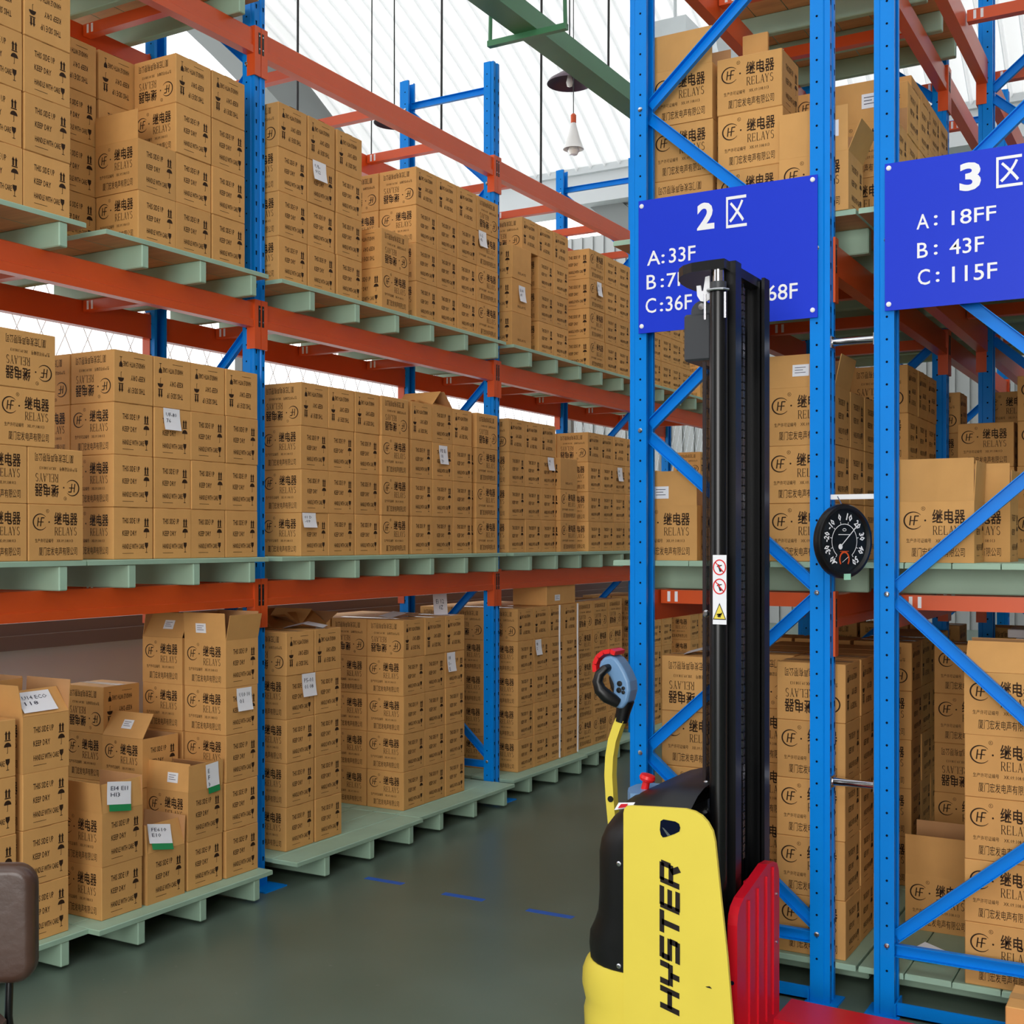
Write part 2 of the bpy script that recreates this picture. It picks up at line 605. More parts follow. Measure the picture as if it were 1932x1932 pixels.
def note_mesh(text, w, h, green=0, curl=.012):
    """sheet of paper hanging from its top edge; local z up, facing -y"""
    key = (text, w, h, green, curl)
    if key not in _notes:
        mb = MB()
        n = 6
        Yc = lambda t: -curl * (t ** 2)
        vs = []
        for i in range(n + 1):
            t = i / n
            vs += [(-w / 2, Yc(t), -h * t), (w / 2, Yc(t), -h * t)]
        fs = [(2 * i, 2 * i + 1, 2 * i + 3, 2 * i + 2) for i in range(n)]
        mb.add(vs, fs, PAPER)
        mb.add([(x, y + .0008, z) for x, y, z in vs], [f[::-1] for f in fs], PAPER)
        if green:
            mb.add([(-w * .42, Yc(1) - .0004, -h), (w * .5, Yc(1) - .0004, -h), (w * .5, Yc(1) - .003, -h - .026), (-w * .42, Yc(1) - .003, -h - .026)], [(0, 1, 2, 3)], GREENBAND)
        o = []
        for k, line in enumerate(text.split('/')):
            if line:
                put_text(o, line, -w * .36, -w * .36 + w * .72 * min(1, .18 * len(line)), -h * (.38 + .28 * k), -h * (.2 + .28 * k), 0, 1)
        for vs, fs in o:
            mb.add([(x, Yc(-y / h) - .0012, y) for x, y in vs], fs, PEN)
        _notes[key] = mb.mesh('paper_note', fix=False)
    return _notes[key]


def sticker_mesh(w, h):
    key = ('st', w, h)
    if key not in _notes:
        mb = MB()
        mb.box(-w / 2, w / 2, -.0009, 0, -h / 2, h / 2, PAPER)
        o = []
        for k in range(3):
            stroke(o, (-w * .36, h * (.25 - .22 * k)), (w * (.3 - .16 * (k % 2)), h * (.25 - .22 * k)), h * .05)
        for vs, fs in o:
            mb.add([(x, -.0012, y) for x, y in vs], fs, PEN)
        _notes[key] = mb.mesh('sticker', fix=False)
    return _notes[key]


# ------------------------------------------------------------------ the hall
m = MB(); m.box(-14, 10, -9, 24, -0.12, 0.0, FLOORM); struct('floor', m)

RY, RR = 6.95, 12.0
RZ = 8.63 - RR


def roof(name, ycen, x0, x1, a0, a1, n=26):
    mb = MB()
    prof, x = [], x0
    while x < x1:
        prof += [(x, 0), (x + .15, 0), (x + .165, .035), (x + .185, .035)]
        x += .2
    for i in range(n + 1):
        a = math.radians(a0 + (a1 - a0) * i / n)
        for X, dr in prof:
            r = RR - dr
            mb.v.append((X, ycen + r * math.sin(a), RZ + r * math.cos(a)))
    k = len(prof)
    mi, shade_mi = mb.mi(ROOFM), mb.mi(RIBSHADE)
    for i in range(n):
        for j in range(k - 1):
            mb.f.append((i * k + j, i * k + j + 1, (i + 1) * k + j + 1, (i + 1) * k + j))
            mb.m.append(shade_mi if j % 4 == 1 else mi)  # one side of each rib gets the painted shade colour
    o = mb.build(name)
    o['kind'] = 'structure'
    return o


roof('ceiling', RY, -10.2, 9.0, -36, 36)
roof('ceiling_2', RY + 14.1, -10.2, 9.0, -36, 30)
# pale gutter beam where the vault meets the next one
m = MB(); m.box(-10.3, 9, 14.0, 14.5, 5.93, 6.36, PALEBEAM); m.box(-10.3, 9, 13.94, 14.0, 6.3, 6.4, PALEBEAM); struct('trim_gutter', m)
# steel arch along the gable
m = MB()
vs, fs = [], []
n = 30
for i in range(n + 1):
    a = math.radians(-36 + 72 * i / n)
    for X, r in ((-10.25, RR - .02), (-9.95, RR - .02), (-9.95, RR - .62), (-10.25, RR - .62)):
        vs.append((X, RY + r * math.sin(a), RZ + r * math.cos(a)))
for i in range(n):
    for k in range(4):
        fs.append((4 * i + k, 4 * i + (k + 1) % 4, 4 * i + 4 + (k + 1) % 4, 4 * i + 4 + k))
m.add(vs, fs, BEAMGREY); struct('trim_gable_arch', m)
m = MB(); m.bar((-7.15, 14.25, 6.3), (-5.2, 14.25, 4.6), .12, .3, BEAMGREY, (0, 0, 1)); struct('trim_roof_brace', m)
# low partition with ledge behind the long rack
m = MB(); m.box(-5.3, -5.18, -3, 16, 0, 1.06, GREYWALL); struct('wall_left', m)
m = MB(); m.box(-5.36, -5.08, -3, 16, 1.06, 1.13, LEDGE); m.box(-5.34, -5.12, -3, 16, 1.13, 1.19, LEDGE); struct('trim_ledge', m)
# chain-link mesh above the ledge
m = MB()
y = -1.0
while y < 15.5:
    m.bar((-5.24, y, 1.19), (-5.24, y + 1.05, 3.3), .0035, .0035, FENCEM, (1, 0, 0))
    m.bar((-5.25, y + 1.05, 1.19), (-5.25, y, 3.3), .0035, .0035, FENCEM, (1, 0, 0))
    y += .15
fence = thing('mesh_fence', 'chain-link mesh fence standing on the dark ledge behind the long rack', 'fence', (-5.24, 7, 1.19))
m2 = MB(); m2.v = [(a + 5.24, b - 7, c - 1.19) for a, b, c in m.v]; m2.f, m2.m, m2.mats = m.f, m.m, m.mats
m2.build('wire_mesh', fence)
for i in range(8):
    b = MB(); b.box(-.03, .03, -8 + 2.25 * i - .03, -8 + 2.25 * i + .03, 0, 2.16, BEAMGREY); b.build('post', fence)
b = MB(); b.box(-.025, .025, -8, 8, 2.1, 2.16, BEAMGREY); b.build('rail', fence)
m = MB(); m.box(-12, 9, 23, 23.2, 0, 8, WALLR)
x = -12.0
while x < 9:
    m.box(x, x + .06, 22.96, 23, 0, 8, WALLR); x += .25
struct('wall_back', m)
# unseen hall walls, added dark to cut sky fill, with a made-up door gap
m = MB(); m.box(-12, -1.4, -6.2, -6, 0, 7.5, HALLWALL); m.box(3.2, 9, -6.2, -6, 0, 7.5, HALLWALL); m.box(-1.4, 3.2, -6.2, -6, 4.5, 7.5, HALLWALL); struct('wall_front', m)
m = MB(); m.box(8.8, 9, -6, 23, 0, 7.5, HALLWALL); struct('wall_right', m)
# ------------------------------------------------------------------ pallet racking
ZL = {1: 1.412, 2: 2.697, 3: 3.955}
ZR = {1: 1.412, 2: 2.64, 3: 3.955}
DECK = {0: .125, 1: 1.412 + .113, 2: 2.697 + .113, 3: 3.955 + .113}
ORD = ['first', 'second', 'third', 'fourth', 'fifth', 'sixth', 'seventh', 'eighth', 'ninth', 'tenth']
RACKD, UH = .75, 4.54
DL = .70


def upright_mesh():
    mb = MB()
    pr = [(-.068, -.04), (-.022, -.04), (-.018, -.035), (0, -.035), (0, -.012), (-.006, -.008), (-.006, .008), (0, .012), (0, .035), (-.018, .035), (-.022, .04),
          (-.068, .04), (-.068, .024), (-.064, .024), (-.064, .036), (-.024, .036), (-.01, .03), (-.01, -.03), (-.024, -.036), (-.064, -.036), (-.064, -.024), (-.068, -.024)]
    mb.prism(pr, 0, UH, BLUE)
    z = .12
    e = .0006
    while z < UH - .05:
        for s in (-1, 1):
            y = s * .0235
            mb.add([(e, y - .005, z + .009), (e, y + .005, z + .009), (e, y + .003, z - .011), (e, y - .003, z - .011)], [(0, 1, 2, 3)], HOLE)
            Y = s * (.04 + e)
            mb.add([(-.044 + .0042 * math.cos(k * PI / 4), Y, z + .03 + .0042 * math.sin(k * PI / 4)) for k in range(8)], [tuple(range(8))], HOLE)
        z += .0757
    return mb.mesh('upright', fix=True)


UPM = upright_mesh()
mb = MB(); mb.box(-.085, .10, -.075, .075, 0, .006, BLUE); mb.box(-.075, -.069, -.06, .06, .006, .05, BLUE); mb.box(.0, .006, -.045, .045, .006, .07, BLUE)
FOOTM = mb.mesh('foot_plate')
FOOTS = MB().box(-.085, .028, -.06, .06, 0, .006, BLUE).box(-.075, -.069, -.05, .05, .006, .05, BLUE).mesh('foot_plate')
mb = MB(); mb.lathe([(.0095, 0), (.0095, .004), (.006, .0075), (0, .008)], STEEL, n=10); BOLTM = mb.mesh('bolt')


def channel(name, p, q, parent, dy=-1):
    """C-section brace in the x-z plane, open towards dy"""
    p, q = Vector(p), Vector(q)
    d = (q - p).normalized()
    u = Vector((-d.z, 0, d.x))
    mb = MB()
    w, dp, t = .021, .022, .003
    sec = [(-w, dp * dy), (-w, 0), (w, 0), (w, dp * dy), (w - t, dp * dy), (w - t, t * dy), (-w + t, t * dy), (-w + t, dp * dy)]
    vs = [c + u * a + Vector((0, b, 0)) for c in (p, q) for a, b in sec]
    n = len(sec)
    mb.add(vs, [(k, (k + 1) % n, n + (k + 1) % n, n + k) for k in range(n)] + [(0, 1, 6, 7), (1, 2, 5, 6), (2, 3, 4, 5), (8, 9, 14, 15), (9, 10, 13, 14), (10, 11, 12, 13)], BLUE)
    return mb.build(name, parent)


def rack_frame(xf, sg, yc, label, bolts=True):
    dp = DL if xf < -3 else RACKD
    o = thing('rack_frame', label, 'rack frame', (xf - sg * dp / 2, yc, 0), 0, 'blue end frames of the racking')
    h = dp / 2
    for s in (1, -1):
        u = link('upright', UPM, o)
        u.location = (s * h, 0, 0.006)
        if s < 0:
            u.rotation_euler = (0, 0, PI)
        f = link('foot_plate', FOOTM if xf < -3 else FOOTS, o)
        f.location = (s * h, 0, 0)
        if s < 0:
            f.rotation_euler = (0, 0, PI)
    a = h - .062
    fr, rr = [.24, 1.42, 2.61, 3.80], [.81, 2.01, 3.205, 4.36]
    g = .02
    seq = [(fr[0], rr[0]), (fr[1], rr[0]), (fr[1], rr[1]), (fr[2], rr[1]), (fr[2], rr[2]), (fr[3], rr[2]), (fr[3], rr[3])]
    for zf, zr in seq:
        up = 1 if zr > zf else -1
        channel('brace', (sg * a, .02, zf + g * up), (-sg * a, .02, zr - g * up), o)
    channel('crossbar', (sg * a, .02, fr[0] - .025), (-sg * a, .02, fr[0] - .025), o)
    channel('crossbar', (sg * a, .02, rr[3] + .03), (-sg * a, .02, rr[3] + .03), o)
    if bolts:
        for s, zs in ((sg, fr), (-sg, rr)):
            for z in zs:
                b = link('bolt', BOLTM, o)
                b.location = (s * (h - .044), -.0395, z)
                b.rotation_euler = (PI / 2, 0, 0)
    return o


def beam_mesh(L):
    """rail along y from 0 to L, top at z=0, aisle face towards +x"""
    mb = MB()
    mb.prism([(-.045, -.115), (.004, -.115), (.004, -.082), (-.002, -.078), (-.002, -.004), (-.006, 0), (-.045, 0)], .038, L - .038, ORANGE, 'y')
    # prism(axis y) takes (x, z)
    return mb.mesh('rail')


def connector_mesh(s):
    mb = MB()
    y0, y1 = (.002, .042) if s > 0 else (-.042, -.002)
    mb.box(.001, .009, y0, y1, -.214, .012, ORANGE)
    ys = (.036, .0425) if s > 0 else (-.0425, -.036)
    mb.box(-.04, .009, ys[0] + (.005 if s > 0 else 0), ys[1] + (0 if s > 0 else -.005) + (.002 if s > 0 else 0), -.214, .012, ORANGE)
    c = .012 * s
    mb.box(.009, .0105, c - .0065, c + .0065, -.112, -.014, BLACKIRON)
    for z in (-.035, -.095):
        mb.lathe([(.0035, 0), (.0035, .001)], STEEL, Matrix.Translation((.0105, c, z + .006)) @ Matrix.Rotation(PI / 2, 4, 'Y'), 8)
    return mb.mesh('connector')


_bm = {}
CONN = {1: connector_mesh(1), -1: connector_mesh(-1)}


def rack_beam(xf, sg, y0, y1, z, label):
    o = thing('rack_beam', label, 'rack beam', (xf, y0 if sg > 0 else y1, z), 0 if sg > 0 else PI, 'orange pallet rack beams')
    L = round(y1 - y0, 3)
    if L not in _bm:
        _bm[L] = beam_mesh(L)
    link('rail', _bm[L], o)
    link('connector', CONN[1], o)
    c = link('connector', CONN[-1], o)
    c.location = (0, L, 0)
    return o


BARM = MB().box(-RACKD / 2 + .052, RACKD / 2 - .052, -.022, .022, -.052, -.001, ORANGE).mesh('crossbar')
CLIPM = MB().box(-.006, .006, -.0235, .0235, -.045, -.006, PAPER).mesh('clip')


def support_bar(xc, y, z, label, clips=False):
    sx = (DL - .104) / (RACKD - .104) if xc < -3 else 1
    o = thing('support_bar', label, 'support bar', (xc, y, z), 0, 'orange crossbars under the pallets')
    link('bar', BARM, o).scale = (sx, 1, 1)
    for s in (-1, 1):
        for k in (0, 1):
            c = link('clip', CLIPM, o)
            c.location = (s * (RACKD / 2 - .085 - k * .03) * sx, 0, 0)
    return o


# pallets: deck boards along y, three stringers along x
PL_Y, PL_X, PL_H = 1.03, .93, .113


def deck_mesh():
    mb = MB()
    n = 6
    w = PL_X / n
    for i in range(n):
        x0, x1 = -PL_X / 2 + i * w + .002, -PL_X / 2 + (i + 1) * w - .002
        dy = random.uniform(0, .008)
        y0, y1 = dy, PL_Y - random.uniform(0, .008)
        z0, z1 = PL_H - .02, PL_H
        c = .003
        vs = [(x0, y0, z0), (x1, y0, z0), (x1, y1, z0), (x0, y1, z0), (x0, y0, z1 - c), (x1, y0, z1 - c), (x1, y1, z1 - c), (x0, y1, z1 - c),
              (x0 + c, y0 + c, z1), (x1 - c, y0 + c, z1), (x1 - c, y1 - c, z1), (x0 + c, y1 - c, z1)]
        mb.add(vs, [(0, 1, 5, 4), (1, 2, 6, 5), (2, 3, 7, 6), (3, 0, 4, 7), (4, 5, 9, 8), (5, 6, 10, 9), (6, 7, 11, 10), (7, 4, 8, 11), (8, 9, 10, 11)], GREEN)
        mb.add(vs, [(0, 3, 2, 1)], WOOD)
    return mb.mesh('deck', fix=False)


DECKM = deck_mesh()
STRM = MB().cbox(-PL_X / 2 + .006, PL_X / 2 - .006, -.02, .02, 0, PL_H - .0205, .004, GREEN).mesh('stringer')


def pallet(xc, y0, z, label):
    o = thing('pallet', label, 'pallet', (xc, y0, z), 0, 'pale green wooden pallets')
    link('deck', DECKM, o)
    for d in (.225, .58, .925):
        s = link('stringer', STRM, o)
        s.location = (0, d, 0)
    return o


XL = -3.80
ZN = {2: 'two', 3: 'three'}
YL = [2.135 + 2.155 * k for k in range(5)]
YR = [4.20 + 2.155 * k for k in range(4)]
POST = ['beside the office chair', 'at the first post of the long rack', 'at the second post of the long rack', 'at the third post of the long rack',
        'at the fourth post of the long rack', 'at the far end of the long rack']
for k, y in enumerate(YL):
    rack_frame(XL, 1, y, 'blue bolted rack frame with diagonal braces ' + POST[k], k < 4)
for o in (rack_frame(-1.125, 1, YR[0], 'blue end frame carrying the zone two sign behind the yellow stacker'), rack_frame(-.976, -1, YR[0], 'blue end frame carrying the zone three sign')):
    b = MB(); b.box(-.30, .30, -.03, -.02, .006, .05, BLUE); b.box(-.30, .30, -.03, .02, .006, .010, BLUE); b.build('base_bar', o)
for k in (1, 2):
    rack_frame(-1.125, 1, YR[k], 'blue rack frame, %s behind the zone two sign' % ORD[k], False)
    rack_frame(-.976, -1, YR[k], 'blue rack frame, %s behind the zone three sign' % ORD[k], False)
LEVEL = {0: 'floor', 1: 'lower shelf', 2: 'upper shelf', 3: 'top shelf'}
for k in range(4):
    for lv in (1, 2, 3):
        for nm, x, sg in (('front', XL, 1), ('back', XL - DL, -1)):
            rack_beam(x, sg, YL[k], YL[k + 1], ZL[lv], 'orange %s beam of the %s in the %s bay of the long rack' % (nm, LEVEL[lv], ORD[k]))
        if k < 4:
            for i, d in enumerate((.42, 1.08, 1.72)):
                support_bar(XL - DL / 2, YL[k] + d, ZL[lv], 'orange crossbar, %s along the %s, %s bay of the long rack' % (ORD[i], LEVEL[lv], ORD[k]))
for k in range(2):
    for lv in (1, 2, 3):
        for zone, xo, xi, so in ((2, -1.875, -1.125, -1), (3, -.226, -.976, 1)):
            rack_beam(xo, so, YR[k], YR[k + 1], ZR[lv], 'orange outer beam of the %s, %s bay behind the zone %s sign' % (LEVEL[lv], ORD[k], ZN[zone]))
            rack_beam(xi, -so, YR[k], YR[k + 1], ZR[lv], 'orange inner beam of the %s, %s bay behind the zone %s sign' % (LEVEL[lv], ORD[k], ZN[zone]))
            if True:
                for i, d in enumerate((.16, .8, 1.5) if k == 0 else (.16, .8) if lv == 3 else (.16,)):
                    support_bar((xo + xi) / 2, YR[k] + d, ZR[lv], 'orange crossbar, %s along the %s, %s bay behind the zone %s sign' % (ORD[i], LEVEL[lv], ORD[k], ZN[zone]))
# ------------------------------------------------------------------ pallets and cartons
CARTONS = []           # every closed carton, in building order
KEEP = set(j for r in '0-5,20-23,26-27,32-35,44-47,56-59,68-71,79-82,90-93,101-108,113-115,120-122,126-134,139-142,147-150,155-161,170-173,182-183,185,250-253,258-261,266-278,281-282,291-294,299-302,307-310,315-320,324-328,333-336,345-360,373-380,382-384,438-443,447-452,456,459-460,463-472,486-495,501-505,516-520,531-540,546-550,561-565,576-580,591-595,601,604-605,615,653-654,669-670,672-675,686-695,717-720,722-725,750,754-755,757-758,760-761,774-775,778-779,782-783,795-800,805,808,811,830,850-853,879-882,913,924'.split(',') for j in range(int(r.split('-')[0]), int(r.split('-')[-1]) + 1))            #@@KEEP
WHO = {}


def new_pallet(key, xc, y0, lv, phrase):
    WHO[key] = phrase
    zd = ZR[lv] if lv and key[0] in (2, 3) and isinstance(key[2], int) else DECK[lv] - PL_H
    return pallet(xc, y0, zd, 'pale green wooden pallet, ' + phrase)


def jit(a):
    return random.uniform(-a, a)


def carton(x, y, z, h, flip, lab, grp, plain=False):
    """h: 'I' relay face towards -y, 'H' relay face towards +x"""
    CARTONS.append(dict(loc=(x + jit(.002), y + jit(.0015), z), rot=(PI if flip else 0, 0, (PI / 2 if h == 'H' else 0) + jit(.007)), plain=plain, label=lab, group=grp))


def add_note(o, txt, u, v, face, w=.105, h=.088, green=0, curl=.012, tilt=0.0, flip=False):
    """paper note on a side face of a carton object; face in local axes of the thing"""
    n = link('paper_note', note_mesh(txt, w, h, green, curl), o)
    n['label'] = 'white paper note with handwriting'
    r = {'-y': 0, '+x': PI / 2, '+y': PI, '-x': -PI / 2}[face]
    half = {'-y': hy, '+y': hy, '+x': hx, '-x': hx}[face]
    n.matrix_local = Matrix.Rotation(r, 4, 'Z') @ Matrix.Translation((u, -half - .003, v)) @ Matrix.Rotation(tilt, 4, 'Y')
    return n


def open_carton(x, y, z, h, lab, flaps=(0, 0, 0, 0), grp='open cartons', sticker=None, rz=0.0, lens=(1, 1, 1, 1), note=None):
    """flaps: outward lean in degrees from upright for the local -y, +x, +y, -x edges (None = folded away inside)"""
    o = link('open_carton', OM)
    tag(o, lab, 'open carton', grp)
    o.location = (x, y, z)
    o.rotation_euler = (0, 0, (PI / 2 if h == 'H' else 0) + rz)
    fl = []
    for k, a in enumerate(flaps):
        if a is None:
            fl.append(None)
            continue
        f = link('flap', FL_LONG if k in (0, 2) else FL_SHORT, o)
        r = (0, PI / 2, PI, -PI / 2)[k]
        half = hy if k in (0, 2) else hx
        f.matrix_local = Matrix.Rotation(r, 4, 'Z') @ Matrix.Translation((0, -half + .002, hz)) @ Matrix.Rotation(math.radians(a), 4, 'X') @ Matrix.Scale(lens[k], 4, (0, 0, 1))
        fl.append(f)
    if sticker:
        k, u, v = sticker
        s = link('sticker', sticker_mesh(.06, .042), fl[k])
        s.location = (u, -.0032, v)
    if note:
        k, u, v, txt, g, w, hgt, tilt = note
        n = link('paper_note', note_mesh(txt, w, hgt, g, .004), fl[k])
        n.matrix_local = Matrix.Translation((u, -.0062, v)) @ Matrix.Rotation(tilt, 4, 'Y')
        n['label'] = 'white paper note on the raised flap'
    return o


ROWN = ['front row', 'second row', 'third row']


def col(key, layer, idx, y0, h, n, xf, zd, flips=(), start=0, plain=(), noted=None):
    """a column of n cartons on pallet `key`; front face of the layer at x = xf - .25*layer, near edge at y0"""
    d, w = (PW, PD) if h == 'I' else (PD, PW)
    x = xf - layer * PW - d / 2
    y = y0 + w / 2
    for i in range(start, n):
        fl = i in flips
        st = 'upside-down carton' if fl else ('plain carton' if i in plain else 'carton')
        lab = '%s %s up, %s column, %s, %s' % (st, ORD[i], ORD[idx], ROWN[layer], WHO[key])
        carton(x, y, zd + (i + .5) * PH, h, fl, lab, 'cartons on the ' + WHO[key], i in plain)
        if noted and i in noted:
            CARTONS[-1]['note'] = noted[i]
    return x, y, zd + n * PH


NB = {0: 'first', 1: 'second', 2: 'third', 3: 'fourth'}


def lphrase(pos, lv, bay):
    return '%s %s pallet, long rack %s bay' % (pos, {0: 'floor', 1: 'lower-shelf', 2: 'upper-shelf', 3: 'top-shelf'}[lv], NB[bay])


XP = -3.70 - PL_X / 2      # pallet centre on the shelves
XF = -3.74                 # carton fronts on the shelves
for bay in range(4):
    for pos, d in (('nearer', .042), ('farther', 1.077)):
        y = YL[bay] + d
        for lv in (1, 2):
            o = new_pallet((lv, bay, pos), XP, y, lv, lphrase(pos, lv, bay))
            if (lv, bay, pos) == (2, 0, 'farther'):
                o.scale.y, o.location.y = .915, 3.30
new_pallet((3, 0, 'farther'), XP - .03, 3.18, 3, lphrase('only', 3, 0))
for bay, xs in enumerate(((-3.69, -3.63), (-3.61, -3.64), (-3.70, -3.73), (-3.73, -3.73))):
    for pos, d, xf in (('nearer', .042, xs[0]), ('farther', 1.077, xs[1])):
        o = new_pallet((0, bay, pos), xf - PL_X / 2, YL[bay] + d, 0, lphrase(pos, 0, bay))
        if (bay, pos) == (0, 'farther'):
            o.scale.y, o.location.y = .955, 3.205

Z0, Z1, Z2 = DECK[0], DECK[1], DECK[2]
T3, T4 = (3,), (4,)
# ---- lower shelf
k = (1, 0, 'nearer')
col(k, 0, 0, 2.69, 'H', 2, -3.70, Z1)
col(k, 0, 1, 2.942, 'H', 2, -3.70, Z1, flips=(1,))
col(k, 0, 2, 2.815, 'H', 4, -3.70, Z1, flips=(3,), start=2)
col(k, 0, 0, 2.56, 'H', 4, -3.70, Z1, flips=(3,), start=2)
for i, y in enumerate((2.55, 2.76, 2.975)):
    col(k, 1, i, y, 'I', 4, -3.70, Z1, T3)
k = (1, 0, 'farther')
for i, y in enumerate((3.372, 3.584, 3.792, 4.002)):
    col(k, 0, i, y, 'I', 4, XF, Z1, T3, noted={2: ('UF-80/76', -.01, .104, '+x', .092, .09)} if i == 1 else None)
    col(k, 1, i, y, 'I', 4, XF, Z1, T3)
    col(k, 2, i, y, 'I', 4, XF, Z1, T3)
k = (1, 1, 'nearer')
for i, y in enumerate((4.512, 4.722, 4.934)):
    col(k, 0, i, y, 'I', 4, XF, Z1, T3, noted={0: ('01 D/-09', -.045, .104, '+x', .1, .07)} if i == 0 else None)
    col(k, 1, i, y, 'I', 4, XF, Z1, T3)
    col(k, 2, i, y, 'I', 3, XF, Z1)
col(k, 0, 3, 5.146, 'H', 4, XF + .012, Z1, T3)
k = (1, 1, 'farther')
for i, y in enumerate((5.432, 5.643, 5.856)):
    n = 4 if i == 0 else 3
    col(k, 0, i, y, 'I', n, XF, Z1, T3, noted={2: ('FE Ei/OB/79', .0, .09, '+x', .085, .105)} if i == 1 else None)
    col(k, 1, i, y, 'I', 4 if i < 2 else 3, XF, Z1, T3)
col(k, 0, 2, 5.856, 'I', 4, XF, Z1, T3, start=3)
col(k, 0, 3, 6.11, 'H', 4, XF, Z1, T3)
k = (1, 2, 'nearer')
for i, y in enumerate((6.492, 6.702, 6.912)):
    col(k, 0, i, y, 'I', 4, XF, Z1, T3, noted={2: ('0E/7', .03, .1, '+x', .085, .085)} if i == 2 else None)
    col(k, 1, i, y, 'I', 4, XF, Z1, T3)
col(k, 0, 3, 7.126, 'H', 3, XF + .03, Z1, plain=(2,))
k = (1, 2, 'farther')
for i, y in enumerate((7.603, 7.813, 8.023, 8.233)):
    col(k, 0, i, y, 'I', 4, XF, Z1, T3, noted={2: ('UF/20', .0, .09, '+x', .08, .1)} if i == 2 else None)
    col(k, 1, i, y, 'I', 4, XF, Z1, T3)
    col(k, 2, i, y, 'I', 4, XF, Z1, T3)
k = (1, 3, 'nearer')
for i, y in enumerate((8.70, 8.91, 9.12, 9.33)):
    col(k, 0, i, y, 'I', 3, XF, Z1, (2,))
    col(k, 1, i, y, 'I', 3, XF, Z1)
k = (1, 3, 'farther')
for i, y in enumerate((9.76, 9.97, 10.18)):
    col(k, 0, i, y, 'I', 4, XF, Z1, T3)
# ---- upper shelf
k = (2, 0, 'nearer')
for i, y in enumerate((2.51, 2.722, 2.934)):
    col(k, 0, i, y, 'I', 4, -3.715, Z2, T3)
    col(k, 1, i, y, 'I', 4, -3.735, Z2, T3)
k = (2, 0, 'farther')
col(k, 0, 0, 3.497, 'I', 1, XF, Z2)
for i, y in enumerate((3.706, 3.918)):
    col(k, 0, i + 1, y, 'I', 4, XF, Z2, T3)
for i, y in enumerate((3.30, 3.52, 3.73, 3.94)):
    col(k, 1, i, y, 'I', 4, XF, Z2, T3)
k = (2, 1, 'nearer')
for i, y in enumerate((4.352, 4.565, 4.787)):
    col(k, 0, i, y, 'I', 4, XF, Z2, T3, noted={2: ('UI-/912', -.02, .108, '+x', .1, .095)} if i == 1 else None)
    col(k, 1, i, y, 'I', 4, XF, Z2, T3)
col(k, 0, 3, 5.122, 'H', 2, XF + .03, Z2, (1,))
k = (2, 1, 'farther')
for i, y in enumerate((5.481, 5.692, 5.904)):
    col(k, 0, i, y, 'I', 4, XF, Z2, T3)
    col(k, 1, i, y, 'I', 4, XF, Z2, T3)
col(k, 1, 3, 6.12, 'I', 4, XF, Z2, T3)
col(k, 0, 3, 6.116, 'H', 4, XF, Z2, T3, noted={2: ('1-2/42', -.06, .11, '-y', .085, .095)})
k = (2, 2, 'nearer')
col(k, 0, 0, 6.50, 'H', 3, XF + .02, Z2, plain=(0, 1, 2), noted={1: ('E-14/aH', .0, .07, '-y', .08, .1)})
col(k, 0, 0, 6.664, 'I', 4, XF, Z2, T3, start=3)
for i, y in enumerate((6.876, 7.088)):
    col(k, 0, i + 1, y, 'I', 4, XF, Z2, T3)
for i, y in enumerate((6.664, 6.876, 7.088)):
    col(k, 1, i, y, 'I', 4, XF - .02, Z2, T3)
k = (2, 2, 'farther')
col(k, 0, 0, 7.62, 'H', 4, XF, Z2, noted={2: ('70/6', .03, .1, '-y', .07, .1)})
for i, y in enumerate((7.88, 8.09, 8.30)):
    col(k, 0, i + 1, y, 'I', 4, XF, Z2)
for i, y in enumerate((7.62, 7.88, 8.09, 8.30)):
    col(k, 1, i, y, 'I', 4, XF, Z2)
k = (2, 3, 'nearer')
for i, y in enumerate((8.70, 8.91, 9.12, 9.33)):
    col(k, 0, i, y, 'I', 4, XF, Z2)
k = (2, 3, 'farther')
for i, y in enumerate((9.76, 9.97, 10.18, 10.39)):
    col(k, 0, i, y, 'I', 4, XF, Z2)
# ---- floor
k = (0, 0, 'nearer')
col(k, 0, 0, 2.71, 'I', 4, -3.735, Z0)
col(k, 0, 1, 2.945, 'I', 3, -3.735, Z0)
col(k, 1, 1, 2.93, 'I', 3, -3.735, Z0)
k = (0, 0, 'farther')
col(k, 0, 0, 3.288, 'I', 1, -3.71, Z0)
col(k, 0, 2, 3.745, 'I', 1, -3.71, Z0)
col(k, 0, 3, 3.966, 'I', 4, -3.705, Z0, noted={3: ('U10 10/01', .01, .095, '+x', .095, .1)})
col(k, 1, 3, 3.966, 'I', 4, -3.715, Z0)
col(k, 2, 2, 3.73, 'I', 4, -3.70, Z0, T3)
col(k, 1, 2, 3.72, 'I', 2, -3.70, Z0)
k = (0, 1, 'nearer')
for i, y in enumerate((4.452, 4.668)):
    col(k, 0, i, y, 'I', 5, -3.78, Z0, T4, noted={3: ('P5-01/01 08', .06, .104, '+x', .1, .11)} if i == 0 else None)
for i, y in enumerate((4.452, 4.66, 4.87)):
    col(k, 1, i, y, 'I', 5 if i == 0 else 4, -3.79, Z0, T4)
k = (0, 1, 'farther')
for i, y in enumerate((5.447, 5.657, 5.867)):
    col(k, 0, i, y, 'I', 5, -3.80, Z0, T4, noted={3: ('UF/1-/E', -.045, .1, '+x', .085, .11)} if i == 2 else None)
    col(k, 1, i, y, 'I', 5, -3.80, Z0, T4)
    col(k, 2, i, y, 'I', 5, -3.80, Z0, T4)
k = (0, 2, 'nearer')
